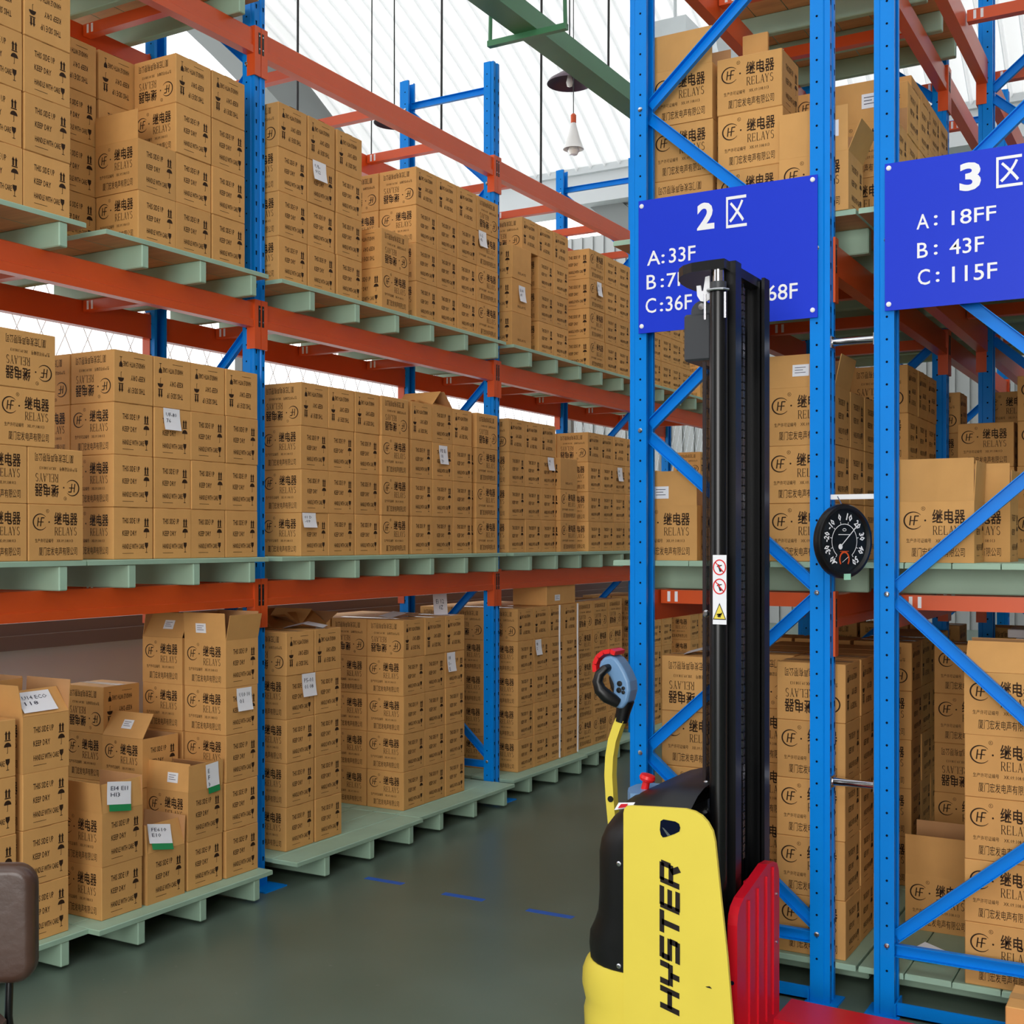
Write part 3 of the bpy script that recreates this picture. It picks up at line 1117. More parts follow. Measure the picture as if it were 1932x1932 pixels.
for i, y in enumerate((6.712, 6.925, 7.137, 7.35)):
    col(k, 0, i, y, 'I', 5, -3.80, Z0, T4, noted={3: ('UB/2', -.05, .1, '+x', .08, .1)} if i == 1 else None)
    col(k, 1, i, y, 'I', 5, -3.80, Z0, T4)
    col(k, 2, i, y, 'I', 5, -3.80, Z0, T4)
k = (0, 2, 'farther')
for i, y in enumerate((7.63, 7.885, 8.14)):
    col(k, 0, i, y, 'H', 5, -3.84, Z0, T4)
    col(k, 1, i, y, 'H', 5, -3.84, Z0, T4)
k = (0, 3, 'nearer')
for i, y in enumerate((8.70, 8.92, 9.14)):
    col(k, 0, i, y, 'I', 5, -3.83, Z0)
    col(k, 1, i, y, 'I', 5, -3.83, Z0)
k = (0, 3, 'farther')
for i, y in enumerate((9.76, 9.98, 10.2)):
    col(k, 0, i, y, 'I', 5, -3.83, Z0)

# open cartons of the long rack
ox = lambda xf, layer=0, h='I': xf - layer * PW - (PW if h == 'I' else PD) / 2
open_carton(ox(-3.735), 2.945 + .105, Z0 + 3.5 * PH, 'I', 'open carton with handwritten note on its slanted flap, behind the office chair', (10, -38, 4, None), note=(1, -.02, .1, 'U14 ECO/118', 0, .15, .09, .0))
open_carton(ox(-3.735, 1), 2.93 + .105, Z0 + 3.5 * PH, 'I', 'open carton with raised flaps holding a white sheet, behind the chair stack', (0, 4, 2, 0))
open_carton(ox(-3.71), 3.288 + .105, Z0 + 1.5 * PH, 'I', 'low open carton with green-edged note, second one tall beside the chair stack', (6, -6, 0, None), note=(1, -.01, .11, 'EI4 EI1/HI3', 1, .12, .088, .15))
open_carton(ox(-3.71), 3.519 + .105, Z0 + .5 * PH, 'I', 'open carton standing directly on floor pallet, curled note on its flap', (4, -20, 3, None), note=(1, -.01, .105, 'FE610/E10', 1, .12, .08, .2))
open_carton(ox(-3.71), 3.745 + .105, Z0 + 1.5 * PH, 'I', 'open carton with raised flaps, printed green-edged sheet on its aisle flap', (-6, 2, -30, None), sticker=(0, .03, .055), note=(1, .03, .105, 'E/F/b', 1, .075, .1, -.08))
open_carton(ox(-3.705), 3.966 + .105, Z0 + 4.5 * PH, 'I', 'open carton with tall flaps crowning the stack against the first post', (4, 12, 2, -6), sticker=(0, -.02, .05))
open_carton(ox(-3.715, 1), 3.966 + .105, Z0 + 4.5 * PH, 'I', 'open carton with leaning labelled flap, behind the stack against the first post', (-24, None, -30, -10), sticker=(0, .02, .06))
open_carton(ox(-3.70, 1), 3.72 + .105, Z0 + 2.5 * PH, 'I', 'open carton with sticker on back-tilted flap, in front of grey partition', (-32, None, None, None), sticker=(0, .0, .06))
open_carton(ox(XF), 3.497 + .105, Z2 + 1.5 * PH, 'I', 'open carton with one raised flap on upper shelf before the first post', (0, None, None, 0), lens=(1.0, 1, 1, 1))
open_carton(ox(-3.79, 1), 4.66 + .105, Z0 + 4.5 * PH, 'I', 'open carton with half-folded flaps topping the floor stack past the first post', (58, -62, -64, 56))
open_carton(ox(-3.79, 1), 4.875 + .105, Z0 + 4.5 * PH, 'I', 'open carton with tent-like flaps beside another one, topping floor stack past first post', (-48, -56, 62, 50))
open_carton(ox(XF), 5.643 + .105, Z1 + 3.5 * PH, 'I', 'open carton with loosely folded flaps on the lower shelf below the second post', (-46, -72, -46, -72))
k = (1, 1, 'farther')

# ---- racks behind the two zone signs
YF = 4.262
for zone, xc in ((2, -1.52), (3, -.585)):
    for lv in (0, 1, 2, 3):
        for i, y in enumerate((4.245, 5.28, 6.40, 7.435)):
            if (zone, lv) == (3, 3) or (lv, i) == (3, 0) or (lv == 3 and i > 1) or i == 3:
                continue
            new_pallet((zone, lv, i), xc, y, lv, '%s %s pallet behind zone %s sign' % (ORD[i], {0: 'floor', 1: 'lower-shelf', 2: 'upper-shelf', 3: 'top-shelf'}[lv], ZN[zone]))
Z3 = DECK[3]


RCNT = {}


def rstack(key, idx, x0, y0, zd, n, flips=(), depth=1, start=0, plain=()):
    """stack with its relay faces towards the camera side (-y)"""
    for j in range(depth):
        for i in range(start, n):
            st = 'upside-down carton' if i in flips else 'carton'
            r = RCNT[key, idx, i] = RCNT.get((key, idx, i), -1) + 1
            carton(x0 + PW / 2, y0 + PD * (j + .5), zd + (i + .5) * PH, 'I', i in flips,
                   '%s %s up, %s stack, %s, %s' % (st, ORD[i], ORD[idx], (ROWN + ['fourth row', 'fifth row', 'sixth row'])[r], WHO[key]), 'cartons on the ' + WHO[key], i in plain)


# zone 2 floor
k = (2, 0, 0)
rstack(k, 0, -1.80, YF + .02, Z0, 5, T4, 1)
rstack(k, 1, -1.605, YF + .26, Z0, 5, T4, 3)
rstack(k, 2, -1.348, YF + .012, Z0, 5, T4, 1)
rstack(k, 2, -1.348, YF + .225, Z0, 5, T4, 3, )
k = (2, 0, 1)
rstack(k, 0, -1.86, 5.33, Z0, 5, T4, 1)
rstack(k, 1, -1.60, 5.33, Z0, 5, T4, 1)
rstack(k, 2, -1.34, 5.33, Z0, 5, T4, 4)
k = (2, 0, 2)
for i, x in enumerate((-1.86, -1.6, -1.34)):
    rstack(k, i, x, 6.5, Z0, 5, T4, 1)
# zone 2 lower shelf
k = (2, 1, 0)
rstack(k, 1, -1.64, YF + .05, Z1, 3, (), 1)
rstack(k, 2, -1.385, YF + .012, Z1, 2, (), 1)
rstack(k, 2, -1.385, YF + .224, Z1, 3, (), 1)
rstack(k, 2, -1.385, YF + .436, Z1, 3, (), 1)
rstack(k, 2, -1.385, YF + .648, Z1, 3, (), 1)
k = (2, 1, 1)
rstack(k, 0, -1.90, 5.33, Z1, 3, (2,), 1)
rstack(k, 1, -1.645, 5.33, Z1, 4, (2,), 1)
rstack(k, 2, -1.36, 5.36, Z1, 4, (1, 3), 3)
k = (2, 1, 2)
for i, x in enumerate((-1.86, -1.6, -1.34)):
    rstack(k, i, x, 6.5, Z1, 4, T3, 1)
# zone 2 upper shelf
ZU = ZR[2] + PL_H
k = (2, 2, 0)
rstack(k, 0, -1.838, YF + .012, ZU, 1, (0,))
rstack(k, 0, -1.84, YF + .012, ZU, 2, (), 1, 1)
rstack(k, 1, -1.575, YF + .012, ZU, 3)
rstack(k, 1, -1.575, YF + .224, ZU, 2)
rstack(k, 3, -1.51, YF + .435, ZU, 2)
rstack(k, 2, -1.25, YF + .345, ZU, 1)
rstack(k, 2, -1.25, YF + .56, ZU, 3, (), 2)
k = (2, 2, 1)
rstack(k, 0, -1.86, 5.33, ZU, 3)
rstack(k, 1, -1.60, 5.33, ZU, 4)
rstack(k, 2, -1.34, 5.33, ZU, 4, (), 4)
k = (2, 2, 2)
rstack(k, 2, -1.34, 6.47, ZU, 3, (), 3)
k = (2, 3, 1)
for i, x in enumerate((-1.86, -1.60, -1.345)):
    rstack(k, i, x, 5.4, Z3, 2, (), 1)
# zone 3
k = (3, 0, 0)
rstack(k, 0, -.704, YF - .005, Z0, 4, (), 1)
rstack(k, 1, -.45, YF - .005, Z0, 4, (), 1)
rstack(k, 2, -.704, YF + .21, Z0, 5, (), 2)
rstack(k, 3, -.45, YF + .21, Z0, 5, (), 2)
k = (3, 0, 1)
rstack(k, 0, -1.0, 5.33, Z0, 4, (2,), 1)
rstack(k, 0, -1.0, 5.33, Z0, 5, (), 1, 4)
rstack(k, 1, -.74, 5.33, Z0, 5, T4, 1)
rstack(k, 2, -.48, 5.33, Z0, 5, T4, 1)
k = (3, 0, 2)
for i, x in enumerate((-1.0, -.74, -.48)):
    rstack(k, i, x, 6.5, Z0, 5, T4, 1)
k = (3, 1, 1)
rstack(k, 1, -.70, 5.4, Z1, 1, (), 1)
rstack(k, 2, -.44, 5.4, Z1, 2, (), 1)
for j in range(3):
    rstack(k, 3 + j, -1.02 + .26 * j, 6.0, Z1, 3 + (j == 1))
k = (3, 1, 2)
rstack(k, 0, -1.0, 6.6, Z1, 4, (), 1)
rstack(k, 1, -.62, 6.7, Z1, 4, (), 1)
rstack(k, 2, -.36, 6.7, Z1, 4, (), 1)

open_carton(-1.775, YF + .012 + PD / 2, Z1 + .5 * PH, 'I', 'open carton with tall labelled flap on lower shelf beside the zone two post', (0, None, 8, None), sticker=(0, -.02, .045), lens=(1.1, 1, 1, 1))
open_carton(-1.26, YF + .012 + PD / 2, Z1 + 2.5 * PH, 'I', 'open carton with sticker on raised flap below the zone two sign', (-4, 12, 8, None), sticker=(0, 0, .06))
open_carton(-1.715, YF + .012 + PD / 2, ZU + 2.5 * PH, 'I', 'open carton with blank tall flap, top of stack above the zone two sign', (0, None, 0, 14), lens=(1.15, 1, 1, 1))
open_carton(-1.205, YF - .02 + PD / 2, ZU + .5 * PH, 'I', 'open carton with wide raised flap above the right edge of zone two sign', (0, 24, 10, None), sticker=(0, .06, .06), lens=(1.35, 1, 1, 1))
open_carton(-1.125, YF + .345 + PD / 2, ZU + 1.5 * PH, 'I', 'open carton with labelled wide flap deep behind the top right corner of sign two', (0, None, 6, None), sticker=(0, .03, .06), lens=(1.3, 1, 1, 1))
open_carton(-.794, YF + .0 + PD / 2, Z1 + .5 * PH, 'I', 'open carton with tall blank flap on lower shelf beside the zone three post', (0, 3, 6, None), lens=(1.22, 1.2, 1, 1))
open_carton(-.713, YF + .232 + PD / 2, Z1 + .5 * PH, 'I', 'open carton with tall flap behind another open one, zone three lower shelf', (0, 3, 6, None), lens=(1.15, 1, 1, 1))
open_carton(-.874, 4.86, Z0 + .5 * PH, 'I', 'open carton with tall creased flap on the floor pallet behind zone three post', (3, None, 0, None), lens=(1.3, 1, 1.4, 1))
open_carton(-.704 + PW / 2, YF - .005 + PD / 2, Z0 + 4.5 * PH, 'I', 'open carton with back-tilted flap topping the tall stack at zone three', (-35, None, -30, None))

# place the closed cartons; the least visible ones stay one mass
loose = MB()
for i, c in enumerate(CARTONS):
    me = PM if c['plain'] else CM
    if KEEP is not None and i not in KEEP and 'note' not in c:
        x, y, z = c['loc']
        Mx = Matrix.Translation(c['loc']) @ Matrix.Rotation(c['rot'][2], 4, 'Z') @ Matrix.Rotation(c['rot'][0], 4, 'X')
        loose.cbox(-hx, hx, -hy, hy, -hz, hz, .0025, CARD, Mx)
        for sd, it in (('-y', RELAY), ('+x', MARKS), ('+y', RELAY), ('-x', MARKS)):
            n = Mx.to_3x3() @ {'-y': Vector((0, -1, 0)), '+y': Vector((0, 1, 0)), '+x': Vector((1, 0, 0)), '-x': Vector((-1, 0, 0))}[sd]
            if n.y < -.5 or n.x > .5:
                decal(loose, it, INK, Mx @ face_M(sd, hx, hy))
        continue
    o = link('carton', me)
    o.location, o.rotation_euler = c['loc'], c['rot']
    o['idx'] = i
    lab = c['label']
    tag(o, lab, 'carton', c['group'])
    if 'note' in c:
        t, u, v, f, w, h = c['note']
        if c['rot'][0]:
            pass
        add_note(o, t, u, v, f, w, h)
if loose.v:
    tag(loose.build('carton_stock', fix=False), 'the rest of the relay cartons, mostly hidden deep in the racks', 'cartons', kind='stuff')
# ------------------------------------------------------------------ walking pallet stacker
TK = thing('pallet_stacker', 'yellow and black walking pallet stacker with tall black mast and red forks', 'pallet stacker', (-1.4, 3.58, 0))
TM = Matrix.Translation((1.4, -3.58, 0))


class TB(MB):
    """built in hall coordinates, stored relative to the stacker"""
    def part(s, name, smooth=False, parent=None, fix=True):
        s.v = [(x + 1.4, y - 3.58, z) for x, y, z in s.v]
        return s.build(name, parent or TK, smooth, fix)


def ring(xl, xr, y0, y1, r, z, n=8):
    pts = []
    for cx, cy, a0 in ((xl + r, y0 + r, 180), (xr, y0, None), (xr, y1, None), (xl + r, y1 - r, 90)):
        if a0 is None:
            pts.append((cx, cy, z))
        else:
            for i in range(n + 1):
                a = math.radians(a0 + 90 * i / n)
                pts.append((cx + r * math.cos(a), cy + r * math.sin(a), z))
    return pts


def loft(mb, rings, mt):
    n = len(rings[0])
    vs = [p for r in rings for p in r]
    fs = [(i * n + k, i * n + (k + 1) % n, (i + 1) * n + (k + 1) % n, (i + 1) * n + k) for i in range(len(rings) - 1) for k in range(n)]
    fs += [list(range(n))[::-1], [(len(rings) - 1) * n + k for k in range(n)]]
    mb.add(vs, fs, mt)


Y0, Y1 = 3.248, 3.912
b = TB()
loft(b, [ring(xl, -1.30, Y0 + i, Y1 - i, r, z) for xl, z, r, i in (
    (-1.652, .32, .165, 0), (-1.657, .37, .165, 0), (-1.652, .41, .16, 0), (-1.632, .445, .15, 0), (-1.617, .48, .14, 0), (-1.611, .54, .135, 0), (-1.61, .66, .132, 0), (-1.603, .70, .132, .001),
    (-1.588, .735, .132, .004), (-1.566, .765, .13, .009), (-1.535, .792, .125, .016), (-1.50, .812, .12, .024), (-1.465, .824, .11, .034))], BLACKPL)
b.part('body_cover', True)
b = TB()
loft(b, [ring(xl, -1.31, Y0 - .004, Y1 + .004, r, z) for xl, z, r in (
    (-1.64, .05, .16), (-1.672, .08, .17), (-1.676, .17, .172), (-1.668, .2, .17), (-1.672, .215, .17), (-1.682, .25, .172), (-1.680, .29, .172), (-1.668, .318, .168), (-1.655, .334, .166))], YELLOW)
b.part('bumper', True)
LETTERS = {'H': [((.1, 0), (.1, 1)), ((.9, 0), (.9, 1)), ((.1, .5), (.9, .5))],
           'Y': [((.1, 1), (.1, .52)), ((.9, 1), (.9, .52)), ((0, .46), (1, .46)), ((.5, .46), (.5, 0))],
           'S': [((0, .91), (1, .91)), ((.1, .91), (.1, .5)), ((0, .5), (1, .5)), ((.9, .5), (.9, .09)), ((0, .09), (1, .09))],
           'T': [((0, .91), (1.05, .91)), ((.5, .91), (.5, 0))],
           'E': [((.1, 0), (.1, 1)), ((.1, .91), (1, .91)), ((.1, .5), (.95, .5)), ((.1, .09), (1, .09))],
           'R': [((.1, 0), (.1, 1)), ((.1, .91), (.93, .91)), ((.9, .95), (.9, .45)), ((.1, .44), (.95, .44)), ((.62, .44), (.92, 0))]}


def block_letters(out, u0, u1, v0, v1):
    h, sh, gap = v1 - v0, .26, .011
    w = (u1 - u0 - sh * h - 5 * gap) / 6
    for k, ch in enumerate('HYSTER'):
        for p, q in LETTERS[ch]:
            hor = abs(p[1] - q[1]) < .01
            P = [(u0 + k * (w + gap) + a[0] * w, v0 + a[1] * h) for a in (p, q)]
            t = .0142 if hor else .0165
            vs, n = [], len(out)
            stroke(out, P[0], P[1], t)
            pts, fs = out[n]
            out[n] = ([(x + sh * (y - v0), y) for x, y in pts], fs)


# side panels with the cut-out and lettering
PROF = [(-1.478, .05), (-1.478, .805), (-1.475, .818), (-1.468, .826), (-1.455, .8285), (-1.40, .832), (-1.33, .836), (-1.285, .838), (-1.258, .834), (-1.236, .824), (-1.218, .807), (-1.204, .784),
        (-1.197, .755), (-1.18, .60), (-1.162, .446), (-1.145, .254), (-1.128, .05)]
for y, s in ((3.236, 1), (3.924, -1)):
    b = TB()
    b.prism(PROF if s > 0 else [(min(x, -1.478 + (x + 1.478) * .55), z) for x, z in PROF], y, y + .012 * s, YELLOW, 'y')
    p = b.part('side_panel')
    if s < 0:
        continue
    o = []
    block_letters(o, .248, .684, 1.303, 1.362)
    b = TB()
    # u runs up the panel, v towards the operator
    Mh = Matrix(((0, -1, 0, 0), (0, 0, -1, y - .0012), (1, 0, 0, 0), (0, 0, 0, 1)))
    decal(b, o, LETTER, Mh)
    b.part('lettering', parent=p, fix=False).location = (0, 0, 0)
    b = TB()
    hp = [(-1.361, .795), (-1.352, .801), (-1.315, .799), (-1.304, .794), (-1.300, .783), (-1.303, .772), (-1.318, .763), (-1.345, .751), (-1.354, .749), (-1.360, .756), (-1.363, .77)]
    b.add([(x, y - .0012, z) for x, z in hp], [tuple(range(len(hp)))], HOLE)
    b.add([(-1.356, y - .0016, .778), (-1.339, y - .0016, .755), (-1.33, y - .0016, .758), (-1.35, y - .0016, .776)], [(0, 1, 2, 3)], STEEL)
    b.part('hand_hole', parent=p, fix=False)
    b = TB()
    for pts in ([(-1.225, .345), (-1.212, .348), (-1.205, .342), (-1.22, .343)], [(-1.335, .268), (-1.31, .262), (-1.308, .258), (-1.33, .263)]):
        b.add([(x, y - .001, z) for x, z in pts], [(0, 1, 2, 3)], LETTER)
    b.part('scratch', parent=p, fix=False)
for x, z, yy in ((-1.497, .652, 3.2475), (-1.497, .352, 3.2475)):
    b = TB(); b.lathe([(.0075, 0), (.0075, .003), (.004, .005), (0, .005)], STEEL, Matrix.Translation((x, yy, z)) @ Matrix.Rotation(PI / 2, 4, 'X'), 10); b.part('screw')
# hood between the panels
b = TB()
vs, fs = [], []
nx, ny = 10, 12
for i in range(nx + 1):
    for j in range(ny + 1):
        u, v = i / nx, j / ny
        x = -1.49 + u * .215
        y = Y0 + .004 + v * (Y1 - Y0 - .008)
        edge = min(1, min(v, 1 - v) / .22)
        z = .822 + .046 * (1 - (1 - edge) ** 2) * (.35 + .65 * min(1, u * 1.8)) + .012 * u
        vs.append((x, y, z))
for i in range(nx):
    for j in range(ny):
        a = i * (ny + 1) + j
        fs.append((a, a + 1, a + ny + 2, a + ny + 1))
b.add(vs, fs, BLACKPL)
hood = b.part('hood', True)
b = TB()
b.prism([(-1.525, 3.37), (-1.505, 3.345), (-1.46, 3.355), (-1.43, 3.40), (-1.42, 3.45), (-1.43, 3.50), (-1.46, 3.525), (-1.525, 3.525), (-1.545, 3.48), (-1.545, 3.42)], .815, .840, BLUEGREY)
cons = b.part('console')
b = TB()
Mk = Matrix.Translation((-1.495, 3.43, .838)) @ Matrix.Rotation(math.radians(14), 4, 'Y')
b.lathe([(.012, 0), (.0115, .024), (.022, .029), (.025, .037), (.022, .046), (0, .049)], REDPL, Mk, 18)
b.part('emergency_stop', True)
b = TB()
b.add([(-1.512, 3.246, .808), (-1.455, 3.246, .822), (-1.452, 3.262, .834), (-1.508, 3.268, .826)], [(0, 1, 2, 3)], PAPER)
b.add([(-1.50, 3.2445, .815), (-1.474, 3.2445, .821), (-1.472, 3.2555, .829), (-1.497, 3.2595, .8245)], [(0, 1, 2, 3)], RED)
b.part('warning_sticker', fix=False)
# tiller
b = TB()
path = [(-1.655, .60), (-1.668, .68), (-1.676, .76), (-1.681, .84), (-1.678, .90), (-1.668, .955), (-1.652, 1.0), (-1.640, 1.025)]
side = []
for i, p in enumerate(path):
    a, c = path[max(i - 1, 0)], path[min(i + 1, len(path) - 1)]
    l = math.hypot(c[0] - a[0], c[1] - a[1])
    side.append(((c[1] - a[1]) / l * .014, -(c[0] - a[0]) / l * .014))
vs, fs = [], []
for (x, z), (dx, dz) in zip(path, side):
    vs += [(x - dx, 3.563, z - dz), (x + dx, 3.563, z + dz), (x + dx, 3.597, z + dz), (x - dx, 3.597, z - dz)]
n = len(path)
fs = [(4 * i + k, 4 * i + (k + 1) % 4, 4 * i + 4 + (k + 1) % 4, 4 * i + 4 + k) for i in range(n - 1) for k in range(4)] + [(0, 1, 2, 3), (4 * n - 4, 4 * n - 3, 4 * n - 2, 4 * n - 1)]
b.add(vs, fs, YELLOW)
til = b.part('tiller_arm', fix=True)
b = TB(); b.lathe([(.010, 0), (.010, .003), (0, .0032)], BLACKPL, Matrix.Translation((-1.672, 3.5625, .765)) @ Matrix.Rotation(PI / 2, 4, 'X'), 14); b.part('pivot_cap', parent=til)
b = TB()
b.tube([(-1.643, 3.58, 1.015), (-1.635, 3.58, 1.05), (-1.628, 3.58, 1.085)], [.021, .024, .03], BLACKPL, 12)
b.part('neck', True)
b = TB()
outl = [(-1.668, 1.082), (-1.648, 1.062), (-1.625, 1.06), (-1.606, 1.085), (-1.597, 1.12), (-1.6, 1.15), (-1.613, 1.178), (-1.63, 1.205), (-1.645, 1.222), (-1.662, 1.231), (-1.688, 1.226), (-1.703, 1.21), (-1.71, 1.185),
        (-1.69, 1.182), (-1.668, 1.16), (-1.655, 1.135), (-1.658, 1.105)]
b.prism(outl, 3.545, 3.615, BLUEGREY, 'y')
head = b.part('tiller_head')
bev = head.modifiers.new('bevel', 'BEVEL'); bev.width = .012; bev.segments = 3; bev.limit_method = 'ANGLE'
b = TB()
arcp = [(-1.72 + 0, 3.58, 1.175), (-1.722, 3.58, 1.2), (-1.711, 3.58, 1.224), (-1.69, 3.58, 1.24), (-1.665, 3.58, 1.244), (-1.648, 3.58, 1.238)]
for i in range(len(arcp) - 1):
    b.bar(arcp[i], arcp[i + 1], .076, .014, REDPL, (-.5, 0, .8))
b.part('belly_button', parent=None)
for s in (-1, 1):
    b = TB()
    yy = 3.58 + s * .062
    b.tube([(-1.672, 3.58 + s * .03, 1.192), (-1.676, yy - s * .01, 1.188), (-1.69, yy, 1.172), (-1.698, yy, 1.148), (-1.689, yy, 1.122), (-1.668, yy - s * .01, 1.10), (-1.64, 3.58 + s * .03, 1.08)],
           [.012, .014, .016, .017, .02, .022, .018], BLACKPL, 12)
    b.part('grip', True)
b = TB()
for dx, dz, r in ((-1.632, 1.142, .009), (-1.634, 1.121, .009), (-1.619, 1.128, .006), (-1.619, 1.115, .006)):
    b.lathe([(r, 0), (r, .003), (0, .004)], BLACKPL, Matrix.Translation((dx, 3.545, dz)) @ Matrix.Rotation(PI / 2, 4, 'X'), 12)
b.part('push_buttons')
# mast: two outer channels, two inner channels, lift cylinders, chain, cross-head
MZ = 2.428
for y0, w in ((3.44, 1), (3.76, -1)):
    b = TB()
    pr = [(-1.284, y0), (-1.208, y0), (-1.208, y0 + .05 * w), (-1.218, y0 + .05 * w), (-1.218, y0 + .012 * w), (-1.274, y0 + .012 * w), (-1.274, y0 + .05 * w), (-1.284, y0 + .05 * w)]
    b.prism(pr, .06, MZ, BLACKMETAL)
    b.part('outer_mast_channel')
    b = TB()
    pr = [(-1.270, y0 + .016 * w), (-1.222, y0 + .016 * w), (-1.222, y0 + .055 * w), (-1.230, y0 + .055 * w), (-1.230, y0 + .026 * w), (-1.262, y0 + .026 * w), (-1.262, y0 + .055 * w), (-1.270, y0 + .055 * w)]
    b.prism(pr, .09, MZ - .012, BLACKMETAL)
    b.part('inner_mast_channel')
for y, r in ((3.409, .026), (3.795, .026)):
    b = TB(); b.tube([(-1.25, y, .2), (-1.25, y, 2.335)], r, BLACKMETAL, 20); b.part('lift_cylinder', True)
    b = TB(); b.tube([(-1.25, y, 2.33), (-1.25, y, 2.362)], .024, DARKGREY, 18); b.part('cylinder_collar', True)
    b = TB(); b.tube([(-1.25, y, 2.355), (-1.25, y, 2.402)], .0165, CHROME, 18); b.part('cylinder_rod', True)
b = TB()
pts = [(-1.225, 3.39)] + [(-1.27 - .155 * math.sin(PI * k / 12) ** .7, 3.6 - .21 * math.cos(PI * k / 12)) for k in range(13)] + [(-1.225, 3.81)]
b.prism(pts, 2.398, 2.426, BLACKMETAL)
b.part('cross_head')
b = TB()
b.tube([(-1.282, 3.409, 2.336), (-1.273, 3.381, 2.336), (-1.25, 3.376, 2.336), (-1.226, 3.381, 2.336), (-1.217, 3.402, 2.336)], .0042, STEEL, 8)
for x in (-1.281, -1.219):
    b.tube([(x, 3.380, 2.325), (x, 3.380, 2.25)], .004, STEEL, 8)
b.part('hose_clamp', True)
b = TB()
b.prism([(-1.325, 2.362), (-1.312, 2.362), (-1.309, 2.345), (-1.304, 2.345), (-1.301, 2.362), (-1.297, 2.386), (-1.284, 2.388), (-1.283, 2.318), (-1.297, 2.311), (-1.313, 2.316), (-1.323, 2.332)], 3.425, 3.431, PAPER, 'y')
b.lathe([(.01, 0), (.01, .004), (0, .005)], STEEL, Matrix.Translation((-1.308, 3.425, 2.298)) @ Matrix.Rotation(PI / 2, 4, 'X'), 12)
b.part('pulley_bracket')
b = TB(); b.lathe([(.033, -.012), (.033, -.006), (.028, 0), (.033, .006), (.033, .012)], DARKGREY, Matrix.Translation((-1.322, 3.47, 2.29)) @ Matrix.Rotation(PI / 2, 4, 'X'), 20); b.part('chain_pulley', True)
b = TB(); b.cbox(-1.376, -1.289, 3.45, 3.74, 2.142, 2.284, .006, DARKGREY); b.part('motor_box')
b = TB()
z = .62
while z < 2.36:
    b.box(-1.25, -1.238, 3.594, 3.597, z, z + .02, STEEL); b.box(-1.25, -1.238, 3.606, 3.609, z, z + .02, STEEL)
    b.box(-1.249, -1.239, 3.600, 3.603, z + .012, z + .032, BLACKIRON)
    z += .0245
b.part('chain', fix=False)
b = TB()
for k in range(12):
    b.box(-1.316, -1.314, 3.47 + k * .024, 3.4718 + k * .024, .86, 2.13, MESHDARK)
z = .86
while z < 2.13:
    b.box(-1.3175, -1.3155, 3.47, 3.736, z, z + .002, MESHDARK); z += .03
b.box(-1.32, -1.31, 3.462, 3.470, .86, 2.14, MESHDARK); b.box(-1.32, -1.31, 3.736, 3.744, .86, 2.14, MESHDARK)
b.box(-1.3145, -1.3125, 3.47, 3.736, .86, 2.13, SMOKE)
b.part('guard_screen', fix=False)
# safety label on the cylinder
b = TB()
yl = 3.380
b.box(-1.257, -1.215, yl, yl + .002, 1.355, 1.558, PAPER)
o = []
cx = -1.236
for cz in (1.522, 1.466):
    arc(o, cx, cz, .0185, .0215, 0, 360, .0034, .0034, 26)
    stroke(o, (cx - .013, cz + .015), (cx + .013, cz - .015), .003)
decal(b, o, REDPL, Matrix(((1, 0, 0, 0), (0, 0, -1, yl - .0008), (0, 1, 0, 0), (0, 0, 0, 1))))
o = []
for cz in (1.522, 1.466):
    stroke(o, (cx - .004, cz + .008), (cx + .003, cz - .013), .005); stroke(o, (cx - .008, cz + .002), (cx + .007, cz + .006), .003); stroke(o, (cx + .003, cz - .004), (cx + .008, cz - .012), .003)
poly(o, [(cx - .0205, 1.369), (cx + .0205, 1.369), (cx, 1.418)])
decal(b, o, LETTER, Matrix(((1, 0, 0, 0), (0, 0, -1, yl - .0006), (0, 1, 0, 0), (0, 0, 0, 1))))
o = []
poly(o, [(cx - .0172, 1.3715), (cx + .0172, 1.3715), (cx, 1.4125)])
decal(b, o, YELLOW, Matrix(((1, 0, 0, 0), (0, 0, -1, yl - .0010), (0, 1, 0, 0), (0, 0, 0, 1))))
o = []
stroke(o, (cx - .008, 1.384), (cx + .007, 1.384), .004); stroke(o, (cx - .006, 1.378), (cx + .008, 1.389), .003); poly(o, [(cx - .004, 1.376), (cx + .004, 1.376), (cx + .005, 1.386), (cx - .003, 1.387)])
decal(b, o, LETTER, Matrix(((1, 0, 0, 0), (0, 0, -1, yl - .0014), (0, 1, 0, 0), (0, 0, 0, 1))))
b.part('safety_label', fix=False)
# bolts on the mast flank
for z in (1.382, .872, .79):
    b = TB(); b.lathe([(.011, 0), (.011, .004), (.006, .009), (0, .009)], STEEL, Matrix.Translation((-1.299, 3.44, z)) @ Matrix.Rotation(PI / 2, 4, 'X'), 12); b.part('mast_bolt')
# carriage and forks
b = TB()
prof = [(3.325, .05), (3.325, .50), (3.332, .528), (3.348, .548), (3.38, .565), (3.5, .59), (3.60, .612), (3.66, .608), (3.695, .595), (3.713, .57), (3.718, .54), (3.718, .05)]
b.prism(prof, -1.192, -1.163, RED, 'x')
for y in (3.42, 3.50, 3.58, 3.645):
    b.box(-1.1632, -1.157, y, y + .008, .14, .548 + (y - 3.42) * .2, RED)
car = b.part('carriage')
b = TB()
for z in (.205, .335):
    b.lathe([(.006, 0), (.006, .002), (0, .002)], HOLE, Matrix.Translation((-1.178, 3.325, z)) @ Matrix.Rotation(PI / 2, 4, 'X'), 12)
for z in (.50, .35):
    b.lathe([(.005, 0), (.005, .003), (0, .004)], STEEL, Matrix.Translation((-1.163, 3.69, z)) @ Matrix.Rotation(PI / 2, 4, 'Y'), 10)
b.part('carriage_bolts', parent=car)
b = TB(); b.box(-1.205, -1.193, 3.50, 3.72, .3, .58, RED); b.part('carriage_backplate')
